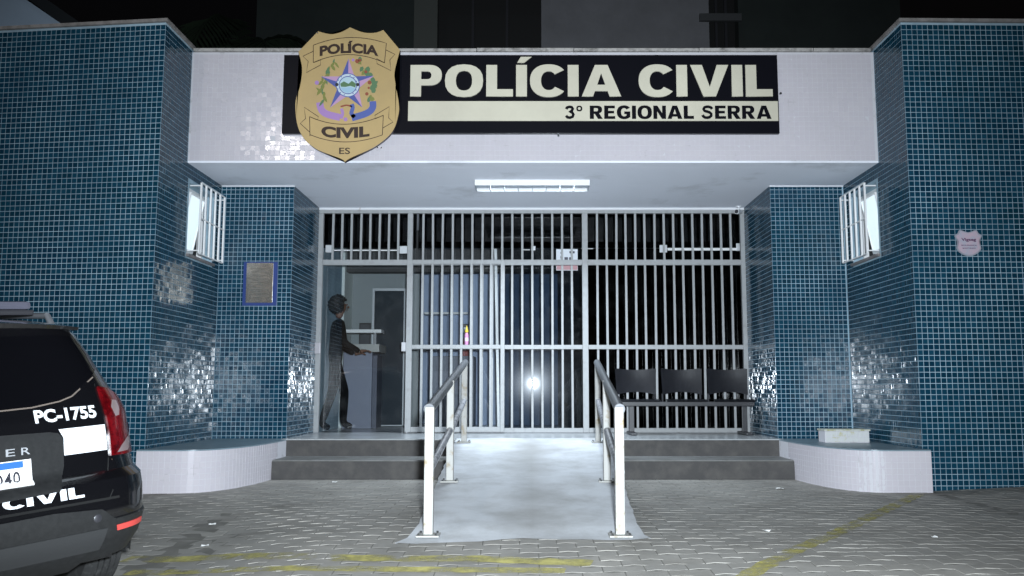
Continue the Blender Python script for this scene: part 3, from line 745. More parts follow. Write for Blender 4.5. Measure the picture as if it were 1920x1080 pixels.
gq = lambda n, d, m=IRON: gp(n, d, m, gate, gi)
for x0, x1 in ((GA, GA+.072), (GB-.05, GB)): gq('stile', bx((x0, yg-.022, ZB+.012), (x1, yg+.022, zr2+.02), .003))
for z0, z1 in ((ZB+.012, ZB+.072), (zr1-.024, zr1+.024), (zr2-.03, zr2+.02)): gq('rail', bx((GA+.0725, yg-.018, z0), (GB-.0505, yg+.018, z1), .003))
for k in range(8):
    x = GA+.072+(GB-.05-GA-.072)*(k+1)/9
    for z0, z1 in ((ZB+.0725, zr1-.0245), (zr1+.0245, zr2-.0305)): gq('bar', bx((x-.0145, yg-.013, z0), (x+.0145, yg+.013, z1), .002))
gq('lock', bx((GA-.055, yg-.02, 1.36), (GA-.002, yg+.02, 1.47), .006), mat('lock_white', (.5, .5, .52), .4))
gq('roller', tb((GA+.03, yg-.03, ZB+.008), (GA+.03, yg+.03, ZB+.008), .0075, 12), STEEL)
q = gp('lock', bx((XG0-.02, YG-.075, 1.33), (XG0+.05, YG-.031, 1.47), .008), mat('lock_grey', (.42, .40, .42), .4))

# ------------------------------------------------------------------ glass front behind the bars
CLEAR = glass_mat('clear_glass', (.97, .985, .99), 2.5, .007); TINT = glass_mat('darkened_glass', (.10, .12, .14), .6, .004)  # second glass tinted dark so the room behind it stays black
gf = thing('glass_front', 'frameless glass doors and panels standing behind the bars', 'glass doors', (0, YGL, ZB))
giv = Matrix.Translation((0, -YGL, -ZB))
def fp(n, d, m, par=None):
    o = obj(n, d, m, par or gf); o.matrix_parent_inverse = giv; return o
zg = 2.655
panes = [(PL+.02, XP1+.06, ZB+.012, zg, CLEAR), (XP1+.09, -.33, ZB+.012, zg, CLEAR), (-.30, XP2-.02, ZB+.012, zg, glass_mat('smoky_glass', (.55, .60, .64), 1.6, .015)), (XP2, 1.68, ZB+.012, zg, TINT), (1.70, PR-.02, ZB+.012, zg, TINT),
         (PL+.02, XP1+.06, zg+.012, ZS-.022, TINT), (XP1+.09, XP2-.02, zg+.012, ZS-.022, TINT), (XP2, PR-.02, zg+.012, ZS-.022, TINT)]
for x0, x1, z0, z1, m in panes: fp('pane', bx((x0, YGL, z0), (x1, YGL+.008, z1)), m)
FIT = mat('door_fitting', (.62, .64, .66), .35, .3)
for u, v in ((617, 466), (756, 468), (1000, 465), (1244, 466), (1388, 463)):
    q = at(u, v, YGL-.02); sz_ = .028 if u == 1000 else .048; fp('patch_fitting', bx((q.x-sz_, YGL-.012, q.z-sz_), (q.x+sz_, YGL-.0005, q.z+sz_), .006), FIT)
for u0, u1, v, hh in ((620, 748, 469, .007), (1252, 1388, 467, .016), (980, 994, 468, .004), (1090, 1112, 466, .004)):
    q = at(u0, v, YGL-.02); q2 = at(u1, v, YGL-.02); fp('glass_edge_strip', bx((q.x, YGL-.010, q.z-hh), (q2.x, YGL-.0005, q.z+hh)), WHITEP)
# tall white edge profile of the door standing ajar
b = bmesh.new(); a = at(929, 470, YGL); c = at(935, 806, YGL)
box(b, (-.018, YGL+.02, ZB+.005), (.018, YGL+.06, 2.66), .004)
for v_ in b.verts: v_.co.x += c.x+(a.x-c.x)*(v_.co.z-ZB)/(2.66-ZB)
fp('door_edge', b, mat('bright_white_profile', (.86, .87, .88), .3))
# notice on the glass
nY = YGL-.012
a = at(1043, 507, nY); c = at(1083, 467, nY)
ns = thing('paper_notice', 'white and pink paper notice stuck on the glass behind the bars', 'notice', ((a.x+c.x)/2, nY, a.z))
ni = Matrix.Translation((-(a.x+c.x)/2, -nY, -a.z))
def np_(n, d, m):
    o = obj(n, d, m, ns); o.matrix_parent_inverse = ni; return o
np_('sheet', bx((a.x, nY, a.z), (c.x, nY+.002, c.z)), mat('notice_paper', (.72, .76, .82), .5))
hz = c.z-a.z; wx = c.x-a.x
np_('pink_band', bx((a.x+.004, nY-.0016, a.z+.006), (c.x-.004, nY-.0004, a.z+hz*.32)), mat('pink_print', (.50, .26, .28), .5))
for (s0, s1, z0, z1) in ((.2,.32,.78,.86),(.2,.30,.55,.68),(.38,.55,.50,.62),(.60,.78,.50,.62),(.62,.86,.80,.90)):
    np_('print_block', bx((a.x+wx*s0, nY-.0016, a.z+hz*z0), (a.x+wx*s1, nY-.0004, a.z+hz*z1)), mat('print_ink', (.05, .05, .08), .5))

# ------------------------------------------------------------------ lobby behind the glass
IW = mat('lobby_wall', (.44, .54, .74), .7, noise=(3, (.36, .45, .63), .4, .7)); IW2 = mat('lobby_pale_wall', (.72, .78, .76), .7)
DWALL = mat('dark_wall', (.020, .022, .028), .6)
lob = thing('lobby_room', 'lobby walls seen through the glass front', 'room', (0, 14, 0)); lob['kind'] = 'structure'; del lob['category']
li = Matrix.Translation((0, -14, 0))
def lp_(n, d, m):
    o = obj(n, d, m, lob); o.matrix_parent_inverse = li; return o
lp_('back_wall', bx((PL+.001, 13.9, ZP+.002), (.45, 14.0, ZS-.022)), IW); lp_('side_screen', bx((-1.22, 13.3, ZP+.002), (.449, 13.4, ZS-.022)), IW); lp_('side_wall', bx((PL+.001, 12.2, ZP+.002), (PL+.04, 13.898, ZS-.022)), IW2)
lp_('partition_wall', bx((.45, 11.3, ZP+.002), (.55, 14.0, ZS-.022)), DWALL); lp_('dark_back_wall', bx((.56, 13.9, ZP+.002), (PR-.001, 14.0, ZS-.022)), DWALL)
lp_('cross_wall', bx((PL+.041, 12.75, ZP+.002), (-1.58, 12.85, ZS-.022)), mat('grey_wall', (.27, .30, .31), .7))
lp_('beam', bx((PL+.041, 12.3, 2.55), (.449, 12.5, ZS-.022)), mat('dark_beam', (.05, .05, .052), .7))
# interior door
idr = thing('interior_door', 'dark blue interior door with pale frame and round knob', 'door', (-2.02, 12.70, ZB))
obj('leaf', bx((-.20, 0, .02), (.22, .04, 1.94), .003), mat('dark_blue_door', (.005, .016, .028), .5, 0, .3), idr)
for x0, x1, z0, z1 in ((-.235, -.203, .012, 1.98), (.223, .255, .012, 1.98), (-.202, .222, 1.943, 1.98), (-.202, .222, .008, .018)): obj('frame', bx((x0, -.012, z0), (x1, .05, z1)), mat('aluminium', (.45, .47, .49), .4, .5), idr)
b = bmesh.new(); bmesh.ops.create_icosphere(b, subdivisions=2, radius=.03, matrix=Matrix.Translation((-.17, -.035, .62))); tube(b, (-.17, -.03, .62), (-.17, .001, .62), .012); smooth(obj('knob', b, STEEL, idr))
# framed picture on the lobby wall
pf = thing('picture_frame', 'dark framed picture on the grey lobby wall', 'picture', (-2.36, 12.748, 1.62))
obj('frame', bx((-.085, -.022, -.24), (.085, -.001, .24), .004), mat('dark_frame', (.02, .02, .024), .4), pf); obj('print', bx((-.065, -.0245, -.215), (.065, -.0225, .215)), mat('dim_print', (.05, .055, .065), .5), pf)
# reception desk
dk = thing('reception_desk', 'reception desk with grey panel and white upper shelf behind the glass door', 'desk', (-2.16, 11.95, ZB))
obj('panel', bx((-.34, 0, 0), (.05, .5, 1.02), .004), mat('lavender_panel', (.22, .24, .31), .5), dk)
obj('counter_top', bx((-.40, -.05, 1.0225), (.15, .52, 1.13), .004), mat('silver_counter', (.42, .42, .40), .4), dk)
obj('upper_shelf', bx((-.40, -.03, 1.285), (.17, .22, 1.33), .004), mat('shelf_white', (.85, .85, .84), .4), dk)
for x in (-.36, .06): obj('shelf_support', bx((x, .05, 1.1305), (x+.03, .08, 1.2845)), STEEL, dk)
obj('base', bx((.0505, .05, 0), (.11, .45, .98)), mat('grey_side_panel', (.09, .10, .14), .5), dk)
# cabinet, red box and bottle in the lobby
cb = thing('grey_cabinet', 'grey cabinet with a red panel against the lobby wall', 'cabinet', (-.98, 12.68, ZB))
obj('body', bx((-.42, 0, 0), (.2, .6, 1.0), .006), mat('cabinet_grey', (.14, .16, .21), .5), cb); obj('red_panel', bx((.0, .1, 1.001), (.13, .2, 1.26), .004), mat('red_board', (.30, .035, .035), .5), cb)
obj('black_item', bx((.01, .1, 1.42), (.11, .16, 1.47), .01), DARK, cb); obj('post', bx((.055, .12, 1.2605), (.07, .14, 1.4195)), STEEL, cb)
for i, (x, z) in enumerate(((-.35, .25), (-.08, .25), (-.35, .62), (-.08, .62))): obj('drawer_front', bx((x-.04, -.012, z-.16), (x+.2, -.0005, z+.16), .003), mat('drawer_grey', (.19, .21, .27), .5), cb)
shf = thing('wall_shelf', 'thin pale shelf across the lobby wall', 'shelf', (-1.0, 13.1, 2.02)); obj('board', bx((-.55, 0, 0), (.1, .198, .03), .003), WHITEP, shf)
for x in (-.45, 0): obj('bracket', bx((x, .06, -.12), (x+.02, .198, -.001)), STEEL, shf)
bo = thing('spray_bottle', 'pink bottle with yellow cap standing on the gate rail', 'bottle', (at(875, 648, YG-.045).x, YG-.066, zr1+.0242))
b = bmesh.new(); lathe(b, [(.021,0),(.024,.006),(.024,.115),(.020,.135),(.011,.150)], 18); smooth(obj('body', b, mat('pink_plastic', (.68, .30, .55), .35), bo))
b = bmesh.new(); lathe(b, [(.0245,.045),(.0247,.047),(.0247,.085),(.0245,.087)], 18); obj('label_band', b, mat('pale_label', (.75, .62, .78), .5), bo)
b = bmesh.new(); lathe(b, [(.014,.1502),(.021,.153),(.021,.175),(.012,.195),(.008,.222),(.005,.232)], 16); smooth(obj('cap', b, mat('yellow_cap', (.75, .55, .06), .4), bo))

# ------------------------------------------------------------------ person behind the glass
def skin(name, verts, edges, radii, m, parent=None, sub=2):
    me = bpy.data.meshes.new(name); me.from_pydata(verts, edges, []); o = obj(name, me, m, parent)
    md = o.modifiers.new('skin', 'SKIN'); md.use_smooth_shade = True; md.branch_smoothing = .6
    for i, r_ in enumerate(radii): me.skin_vertices[0].data[i].radius = (r_, r_) if not isinstance(r_, tuple) else r_
    me.skin_vertices[0].data[0].use_root = True
    if sub: s = o.modifiers.new('sub', 'SUBSURF'); s.levels = sub; s.render_levels = sub
    dg = bpy.context.evaluated_depsgraph_get(); me2 = bpy.data.meshes.new_from_object(o.evaluated_get(dg)); me2.name = name
    o.modifiers.clear(); o.data = me2
    if not me2.materials: me2.materials.append(m)
    me2.polygons.foreach_set('use_smooth', [True]*len(me2.polygons))
    return o
CLOTH = mat('black_cloth', (.003, .003, .004), .9, 0, .2, noise=(14, (.006, .006, .008), .4, .7), bump=(9, .6, .02)); SKINM = mat('brown_skin', (.17, .085, .055), .5); HAIR = mat('black_hair', (.006, .005, .005), .6, bump=(90, .8, .01))
pe = thing('person', 'person in dark clothes standing behind the glass at the reception desk', 'person', (-2.46, 11.27, ZB), R(-70))
#  local: faces +y, x right
V_ = [(0,0,.93),(0,.0,1.08),(0,.01,1.24),(0,.02,1.36),(0,.03,1.43),(-.17,.02,1.36),(-.23,.06,1.10),(-.19,.27,.98),(.17,.02,1.36),(.23,.07,1.10),(.18,.28,1.0),
      (-.09,0,.88),(-.10,.14,.50),(-.10,.13,.09),(-.105,.25,.035),(.09,0,.88),(.10,-.04,.49),(.11,-.17,.09),(.115,-.06,.035)]
Ed = [(0,1),(1,2),(2,3),(3,4),(3,5),(5,6),(6,7),(3,8),(8,9),(9,10),(0,11),(11,12),(12,13),(13,14),(0,15),(15,16),(16,17),(17,18)]
Ra = [(.16,.115),(.145,.10),(.165,.115),(.10,.08),.055,.070,.050,.034,.070,.050,.034,.088,.062,.050,.040,.088,.062,.050,.040]
skin('body', V_, Ed, Ra, CLOTH, pe)
skin('head', [(0,.03,1.42),(0,.035,1.49),(0,.055,1.56),(0,.05,1.64)], [(0,1),(1,2),(2,3)], [.050,.048,(.070,.082),(.068,.080)], SKINM, pe)
b = bmesh.new(); bmesh.ops.create_icosphere(b, subdivisions=5, radius=1, matrix=Matrix.Translation((0, .015, 1.605)) @ Matrix.Diagonal((.112, .120, .125, 1)))
for v_ in list(b.verts):
    n_ = (math.sin(v_.co.x*150+4*v_.co.z)*math.sin(v_.co.y*143+1)+math.sin(v_.co.z*167+2)*math.sin(v_.co.x*121))*.010; v_.co += (v_.co-Vector((0,.02,1.6))).normalized()*n_
    if v_.co.y > .085 and v_.co.z < 1.655: v_.co.y = .085-(v_.co.y-.085)*.5
smooth(obj('hair', b, HAIR, pe), 80)
b = bmesh.new(); bmesh.ops.create_icosphere(b, subdivisions=1, radius=.016, matrix=Matrix.Translation((0, .148, 1.575)))
for s in (-1, 1): bmesh.ops.create_icosphere(b, subdivisions=1, radius=.011, matrix=Matrix.Translation((s*.03, .125, 1.605)))
box(b, (-.024, .126, 1.535), (.024, .138, 1.545)); smooth(obj('face', b, SKINM, pe), 80)
for s, hx, hy, hz_ in ((-1, -.19, .27, .98), (1, .18, .28, 1.0)):
    vv = [(hx,hy,hz_),(hx-s*.01,hy+.06,hz_+.01),(hx-s*.01,hy+.09,hz_+.012)]; ee = [(0,1),(1,2)]; rr = [.030,(.036,.018),(.036,.016)]
    hnd = skin('hand', vv, ee, rr, SKINM, pe)
    for k, (ox, ln) in enumerate(((-.027,.060),(-.009,.072),(.010,.068),(.027,.052))):
        x = hx-s*.01+ox; fo = skin('finger', [(x,hy+.085,hz_+.012),(x,hy+.085+ln*.55,hz_+.008),(x,hy+.085+ln*.9,hz_-.012)], [(0,1),(1,2)], [.0095,.0088,.0075], SKINM, pe, 1)
    skin('finger', [(hx-s*.03,hy+.03,hz_+.01),(hx-s*.055,hy+.06,hz_+.006),(hx-s*.062,hy+.085,hz_)], [(0,1),(1,2)], [.011,.010,.008], SKINM, pe, 1)

# ------------------------------------------------------------------ linked waiting chairs
wb = thing('waiting_bench', 'row of three linked black plastic chairs in front of the bars', 'bench', (1.83, 10.42, ZB))
CH = mat('chair_plastic', (.020, .021, .027), .45, noise=(12, (.028, .029, .036), .4, .7))
for cx in (-.545, .0, .545):
    b = bmesh.new(); NX, NZ = 14, 8; g = []
    for j in range(NZ+1):
        row = []
        for i in range(NX+1):
            s = i/NX*2-1; t = j/NZ
            wdt = .245-.012*(1-t)+.0*t; zlo = .455+.035*(1-s*s)*1.0; zhi = .775-.022*(1-s*s)+(.0)
            if abs(s) > .9: zhi -= .012; 
            row.append(b.verts.new((cx+s*wdt, .13+.05*t-.045*s*s+.012*math.sin(t*3), zlo+(zhi-zlo)*t)))
        g.append(row)
    for j in range(NZ):
        for i in range(NX): b.faces.new((g[j][i], g[j][i+1], g[j+1][i+1], g[j+1][i]))
    bmesh.ops.solidify(b, geom=list(b.faces), thickness=.012); bmesh.ops.recalc_face_normals(b, faces=b.faces); smooth(obj('backrest', b, CH, wb), 50)
    b = bmesh.new(); g = []
    for j in range(9):
        row = []
        for i in range(11):
            s = i/10*2-1; t = j/8
            row.append(b.verts.new((cx+s*.235, .16-.44*t, .405-.02*(1-s*s)*math.sin(t*math.pi)-.04*max(0, t-.85)/.15*.6+.0)))
        g.append(row)
    for j in range(8):
        for i in range(10): b.faces.new((g[j][i], g[j+1][i], g[j+1][i+1], g[j][i+1]))
    bmesh.ops.solidify(b, geom=list(b.faces), thickness=.02); bmesh.ops.recalc_face_normals(b, faces=b.faces); smooth(obj('seat', b, CH, wb), 50)
    for s in (-1, 1):
        b = bmesh.new(); P = [(cx+s*.225, .0, .35), (cx+s*.225, .15, .36), (cx+s*.225, .155, .47)]
        for p_, q_ in zip(P, P[1:]): tube(b, p_, q_, .012, 8)
        obj('bracket', b, DARK, wb)
obj('beam', bx((-.80, -.06, .325), (.82, .0, .378), .006), DARK, wb)
for x in (-.62, .70):
    b = bmesh.new(); box(b, (x-.03, -.05, .03), (x+.03, -.01, .3245), .004); box(b, (x-.035, -.26, .0), (x+.035, .2, .0295), .006); obj('leg', b, DARK, wb)

# ------------------------------------------------------------------ handrails
PAINT = mat('peeling_white_paint', (.37, .365, .34), .5, noise=(8, (.22, .165, .085), .54, .66)); 
RAIL = mat('grey_rail_pipe', (.12, .125, .135), .35, .3, noise=(25, (.22, .22, .22), .6, .75)); RAIL2 = mat('scuffed_pipe', (.36, .36, .38), .35, .2, noise=(12, (.10, .10, .11), .5, .6))
def ramp_z(y): return ZP*min(1, max(0, (y-5.47)/4.0))+.009
def handrail(label, pts, sgn):
    root = thing('handrail', label, 'handrail', (pts[0][0], pts[0][1], 0), 0, 'handrails of the ramp'); iv = Matrix.Translation((-pts[0][0], -pts[0][1], 0))
    def hp(n, d, m):
        o = obj(n, d, m, root); o.matrix_parent_inverse = iv; return o
    tops = []
    for k, (x, y, h) in enumerate(pts):
        z = max(ramp_z(y), gz(x, y)+.009); hw_ = .0285
        hp('base_plate', bx((x-.07, y-.07, z-.004), (x+.07, y+.07, z+.006), .002), PAINT)
        for dx, dy in ((-.052, -.052), (.052, -.052), (-.052, .052), (.052, .052)): hp('anchor_bolt', tb((x+dx, y+dy, z+.0062), (x+dx, y+dy, z+.018), .008, 6), STEEL)
        hp('post', bx((x-hw_, y-hw_, z+.0065), (x+hw_, y+hw_, z+h), .006), PAINT); tops.append(Vector((x, y, z+h)))
    a_ = tops[0]+Vector((sgn*-.01, .04, -.015)); c_ = tops[2]+Vector((0, .05, -.005))
    hp('top_rail', tb(a_, c_+(c_-a_).normalized()*.04, .034, 16), RAIL)
    hp('lower_rail', tb(tops[0]+Vector((sgn*-.01, .037, -.40)), tops[1]+Vector((0, -.037, -.40)), .027, 14), RAIL2); hp('lower_rail', tb(tops[1]+Vector((0, .037, -.40)), tops[2]+Vector((0, -.037, -.40)), .027, 14), RAIL2)
handrail('white painted handrail on the left edge of the ramp', [(-.607, 5.50, .775), (-.625, 7.16, .80), (-.66, 9.20, .82)], 1)
handrail('white painted handrail on the right edge of the ramp beside the chairs', [(.562, 5.50, .775), (.632, 7.16, .80), (.725, 9.20, .82)], -1)

# ------------------------------------------------------------------ plaques, camera
a = at(454, 573, YP-.02); c = at(521, 491, YP-.02)
pq = thing('metal_plaque', 'shiny metal plaque on a blue backing on the left pillar', 'plaque', ((a.x+c.x)/2, YP-.02, (a.z+c.z)/2)); hx, hz = (c.x-a.x)/2, (c.z-a.z)/2
obj('backing', bx((-hx, 0, -hz), (hx, .015, hz), .002), mat('blue_backing', (.018, .045, .20), .4), pq)
PLQ = mat('polished_plate', (.66, .62, .55), .24, 1, bump=(9, 1, .0035, 1)); obj('plate', bx((-hx+.035, -.006, -hz+.03), (hx-.045, -.0004, hz-.012), .002), PLQ, pq)
for j in range(9): obj('engraved_line', bx((-hx+.07+.02*(j % 3), -.0075, hz-.08-j*.038), (hx-.08-.03*((j*7) % 4)/3, -.0062, hz-.072-j*.038)), mat('engraving', (.20, .19, .17), .4, .6), pq)
q = at(1814, 456, YT+.02)
tY = YT+.02+(q.x-XR)*math.tan(aR)*0
vp = thing('shield_plaque', 'small pale pink shield plaque on the right tower wall', 'plaque', (q.x, YT+(q.x-XR)*math.tan(aR)-.012, q.z), aR)
S = .118
shp = catmull([(-.62,1.0),(0,.82),(.62,1.0),(.8,.75),(1.05,.55),(.85,.1),(.95,-.45),(.6,-.85),(0,-1.05),(-.6,-.85),(-.95,-.45),(-.85,.1),(-1.05,.55),(-.8,.75)], 4)
obj('rim', prism(bmesh.new(), [(x*S, y*S) for x, y in shp], 0, .009), mat('plaque_rim', (.32, .33, .38), .4), vp)
obj('plate', prism(bmesh.new(), [(x*S*.90, y*S*.90) for x, y in shp], -.002, -.0003), mat('plaque_pink', (.52, .40, .47), .4, noise=(16, (.40, .42, .50), .45, .65)), vp)
def vtext(txt, w2, z, h, off):
    me = text_mesh(txt, 1, off); fit_text(me, -w2, w2, z, z+h, -.0032); obj('lettering', me, mat('plaque_ink', (.10, .03, .09), .5), vp)
vtext('Vigseg', .068, .008, .036, .03); vtext('SEGURANÇA', .072, -.032, .014, .02); vtext('MONITORADO', .06, -.056, .011, .02)
q = at(1388, 384, YG-.16)
cc = thing('security_camera', 'small white security camera under the canopy at the right end', 'camera', (2.60, YG-.13, ZS-.02))
b = bmesh.new(); tube(b, (0,0,-.012), (0,0,-.0005), .035, 16); tube(b, (0,0,-.05), (0,0,-.0125), .012, 10); obj('bracket', b, PLASTW, cc)
b = bmesh.new(); tube(b, (.03,.05,-.062), (-.05,-.09,-.085), .030, 16); smooth(obj('housing', b, PLASTW, cc), 50)
obj('lens', tb((-.0504,-.0906,-.0851), (-.054,-.096,-.086), .024, 16), DARK, cc)
random.seed(11)
# ------------------------------------------------------------------ small litter on the pavers
for i, (u, v, lab) in enumerate(((1462, 918, 'crumpled white scrap lying near the right step'), (1437, 998, 'tiny pale scrap on the pavers by the yellow line'), (398, 986, 'white scrap on the pavers beside the car'), (384, 1026, 'pale scrap on the pavers close to the rear wheel'), (628, 906, 'thin white scrap at the foot of the left step'), (1752, 1010, 'pale scrap on the pavers at the right'))):
    x, y = gpt(u, v); b = bmesh.new(); bmesh.ops.create_grid(b, x_segments=3, y_segments=3, size=.022 if i else .034)
    for v_ in b.verts: v_.co.z = random.uniform(0, .012); v_.co.y *= .7
    bmesh.ops.solidify(b, geom=list(b.faces), thickness=.001)
    tag(obj('paper_scrap', b, mat('scrap_paper', (.7, .7, .68), .7), None, (x, y, gz(x, y)+.007), (0, 0, random.uniform(0, 3))), lab, 'litter', 'scraps of litter on the pavers')

# ------------------------------------------------------------------ police car (rear quarter in view), local x right, y forward, z up
KZ = [.28,.36,.46,.58,.70,.76,.80,.88,1.0,1.10,1.16,1.28,1.42,1.54,1.60,1.635,1.655]
KR = [.16,.07,.02,.00,.01,.03,.09,.105,.115,.14,.17,.24,.32,.38,.40,.62,1.1]
KW = [.79,.85,.89,.905,.91,.91,.905,.90,.89,.87,.85,.79,.73,.67,.61,.50,.34]
KF = [4.05,4.2,4.30,4.33,4.32,4.31,4.29,4.22,4.02,3.30,3.12,2.86,2.56,2.30,2.10,1.90,1.5]
KN = [7.5,7.5,8,8.5,8.5,8.5,8,7.5,7,7,7,7,7,6.5,6,4.5,3]
KI = lambda z, K: float(np.interp(z, KZ, K))
def rear_y(x, z, off=0):
    w_ = KI(z, KW); n = KI(z, KN); yr = KI(z, KR); yf = KI(z, KF); hl = (yf-yr)/2
    s = min(.9995, abs(x)/w_); return (yr+yf)/2-hl*(1-s**n)**(1/n)-off
def rear_p(x, z, off=0):
    e = .004
    d = Vector((rear_y(x+e, z)-rear_y(x-e, z), rear_y(x, z+e)-rear_y(x, z-e)))/(2*e)
    n = Vector((d.x, -1, d.y)); n.normalize(); n = Vector((max(-3, min(3, n.x)), n.y, n.z))
    return Vector((x, rear_y(x, z), z))+n*off
car = thing('police_car', 'black police car parked with its rear to the viewer at the left', 'car')
car.matrix_world = Matrix.Translation((-2.255, 3.886, -.235)) @ Matrix.Rotation(.91, 4, 'Z') @ Matrix.Rotation(.021, 4, 'X') @ Matrix.Rotation(-.075, 4, 'Y') @ Matrix.Diagonal((.88, .88, .88, 1))
CPAINT = mat('black_car_paint', (.004, .004, .005), .22, coat=1.0); CPLAS = mat('grey_black_bumper', (.013, .0135, .014), .42, noise=(40, (.020, .0205, .021), .4, .7))
CGLASS = mat('tinted_car_glass', (.003, .003, .004), .06, spec=.5); CWHITE = mat('white_vinyl', (.78, .80, .82), .4); CHROME = mat('satin_chrome', (.6, .6, .62), .2, 1)
cp = lambda n, d, m, par=None: obj(n, d, m, par or car)
# body shell
bm = bmesh.new(); rows = []; NA = 128
zz = sorted(set([round(z, 4) for z in np.arange(.28, 1.60, .03)]+KZ))
for z in zz:
    w_ = KI(z, KW); n = KI(z, KN); yr = KI(z, KR); yf = KI(z, KF); hl = (yf-yr)/2; row = []
    nf = 4.5
    for i in range(NA):
        t = 2*math.pi*(i+.5)/NA; c_, s_ = math.cos(t), math.sin(t)
        # spread points so that the corners get their share
        ee = n if s_ < 0 else nf
        x = w_*math.copysign(abs(c_)**(2/ee), c_); y = (yr+yf)/2+hl*math.copysign(abs(s_)**(2/ee), s_)
        row.append(bm.verts.new((x, y, z)))
    rows.append(row)
WRX = (.82, 3.49)
for a_, c_ in zip(rows, rows[1:]):
    for i in range(NA):
        k = (i+1) % NA; ctr = (a_[i].co+c_[k].co)/2
        if ctr.z < .36 and ctr.y < .6: continue
        if abs(ctr.x) > .6 and any(math.hypot(ctr.y-wy, ctr.z-.34) < .375 for wy in WRX) : continue
        bm.faces.new((a_[i], a_[k], c_[k], c_[i]))
bm.faces.new(rows[-1])
bmesh.ops.delete(bm, geom=[v_ for v_ in bm.verts if not v_.link_faces], context='VERTS')
box(bm, (-.62, .10, .33), (.62, 4.0, .37))
body = smooth(cp('body', bm, CPAINT), 32)
# wheel housings, arches and wheels
for s in (-1, 1):
    for wy in WRX:
        b = bmesh.new(); P = []
        for j in range(25):
            t = R(-12+204*j/24); P.append((wy+.40*math.cos(t), .34+.40*math.sin(t), wy+.355*math.cos(t), .34+.355*math.sin(t)))
        ra = []
        for (yo, zo, yi, zi) in P:
            ra.append([b.verts.new(q) for q in ((s*.890, yo+.0, zo), (s*.908, (yo+yi)/2, (zo+zi)/2), (s*.900, yi, zi), (s*.60, yi, zi))])
        for a_, c_ in zip(ra, ra[1:]):
            for i in range(3): b.faces.new((a_[i], a_[i+1], c_[i+1], c_[i]))
        bmesh.ops.recalc_face_normals(b, faces=b.faces); smooth(cp('wheel_arch', b, CPLAS), 50)
        prof = [(.20,-.095),(.30,-.105),(.325,-.092),(.338,-.082),(.340,-.056),(.330,-.055),(.330,-.046),(.342,-.045),(.343,-.024),(.331,-.023),(.331,-.014),(.344,-.013),(.344,.013),(.331,.014),(.331,.023),(.343,.024),(.342,.045),(.330,.046),(.330,.055),(.340,.056),(.338,.082),(.325,.092),(.30,.105),(.20,.095)]
        Mw = Matrix.Translation((s*.795, wy, .344)) @ Matrix.Rotation(math.pi/2, 4, 'Y')
        wh = cp('wheel', lathe(bmesh.new(), [(.03,-.02),(.19,-.05),(.205,-.09),(.205,.09),(.19,.06),(.03,.05)], 32, Mw), mat('alloy', (.30, .30, .31), .35, .7))
        smooth(wh, 30); smooth(obj('tyre', lathe(bmesh.new(), prof, 48, Mw), mat('rubber', (.022, .022, .022), .75, noise=(30, (.06, .06, .058), .5, .8)), wh), 25)
        b = bmesh.new()
        for k in range(5):
            t = 2*math.pi*k/5; tube(b, Mw @ Vector((.04*math.cos(t), .04*math.sin(t), s*.06)), Mw @ Vector((.2*math.cos(t), .2*math.sin(t), s*.07)), .022, 8)
        obj('spoke', b, mat('alloy', (.3,.3,.3)), wh)
# patches laid on the rear surface
def patch(poly, off, m, name, par=None, step=.03, thick=0, rim=True):
    b = bmesh.new(); f = b.faces.new([b.verts.new((x, 0, z)) for x, z in poly])
    xs_ = [p[0] for p in poly]; zs_ = [p[1] for p in poly]
    x = math.floor(min(xs_)/step)*step
    while x < max(xs_):
        bmesh.ops.bisect_plane(b, geom=b.verts[:]+b.edges[:]+b.faces[:], plane_co=(x, 0, 0), plane_no=(1, 0, 0)); x += step
    z = math.floor(min(zs_)/step)*step
    while z < max(zs_):
        bmesh.ops.bisect_plane(b, geom=b.verts[:]+b.edges[:]+b.faces[:], plane_co=(0, 0, z), plane_no=(0, 0, 1)); z += step
    if rim:   # skirt back to the body so the piece has thickness
        be = [e for e in b.edges if e.is_boundary]; r_ = bmesh.ops.extrude_edge_only(b, edges=be); low = set(g for g in r_['geom'] if isinstance(g, bmesh.types.BMVert))
    else: low = set()
    for v_ in b.verts: v_.co = rear_p(v_.co.x, v_.co.z, -.004 if v_ in low else off)
    bmesh.ops.recalc_face_normals(b, faces=b.faces)
    return smooth(cp(name, b, m, par), 40)
def mirror(P): return [(-x, z) for x, z in P][::-1]
gr = [(.0,1.168),(.24,1.175),(.385,1.195),(.45,1.215),(.60,1.305),(.66,1.345),(.64,1.42),(.565,1.545),(.52,1.575),(.0,1.585)]
rw = patch(gr+mirror(gr)[1:-1], .004, CGLASS, 'rear_window')
b = bmesh.new(); ed = [(.0,1.160),(.24,1.166),(.385,1.186),(.455,1.207),(.61,1.30)]
ed = mirror(ed)[:-1]+ed
L_, R_ = stroke(ed, .007); va = [b.verts.new(rear_p(p.x, p.y, .006)) for p in L_]; vb_ = [b.verts.new(rear_p(p.x, p.y, .006)) for p in R_]
for i in range(len(va)-1): b.faces.new((va[i], vb_[i], vb_[i+1], va[i+1]))
cp('window_seal', b, mat('seal_brown', (.16, .13, .11), .5))
# roof spoiler
b = bmesh.new(); g = []
for i in range(25):
    s = -1+2*i/24; x = .60*s; y = .34+.10*s*s*s*s
    g.append([b.verts.new(q) for q in ((x, y+.30, 1.648-.05*s*s), (x, y+.10, 1.640-.045*s*s), (x, y-.02, 1.616-.03*s*s), (x, y-.01, 1.590-.02*s*s), (x, y+.12, 1.585-.02*s*s))])
for a_, c_ in zip(g, g[1:]):
    for k in range(4): b.faces.new((a_[k], c_[k], c_[k+1], a_[k+1]))
bmesh.ops.recalc_face_normals(b, faces=b.faces); smooth(cp('roof_spoiler', b, CPAINT), 50)
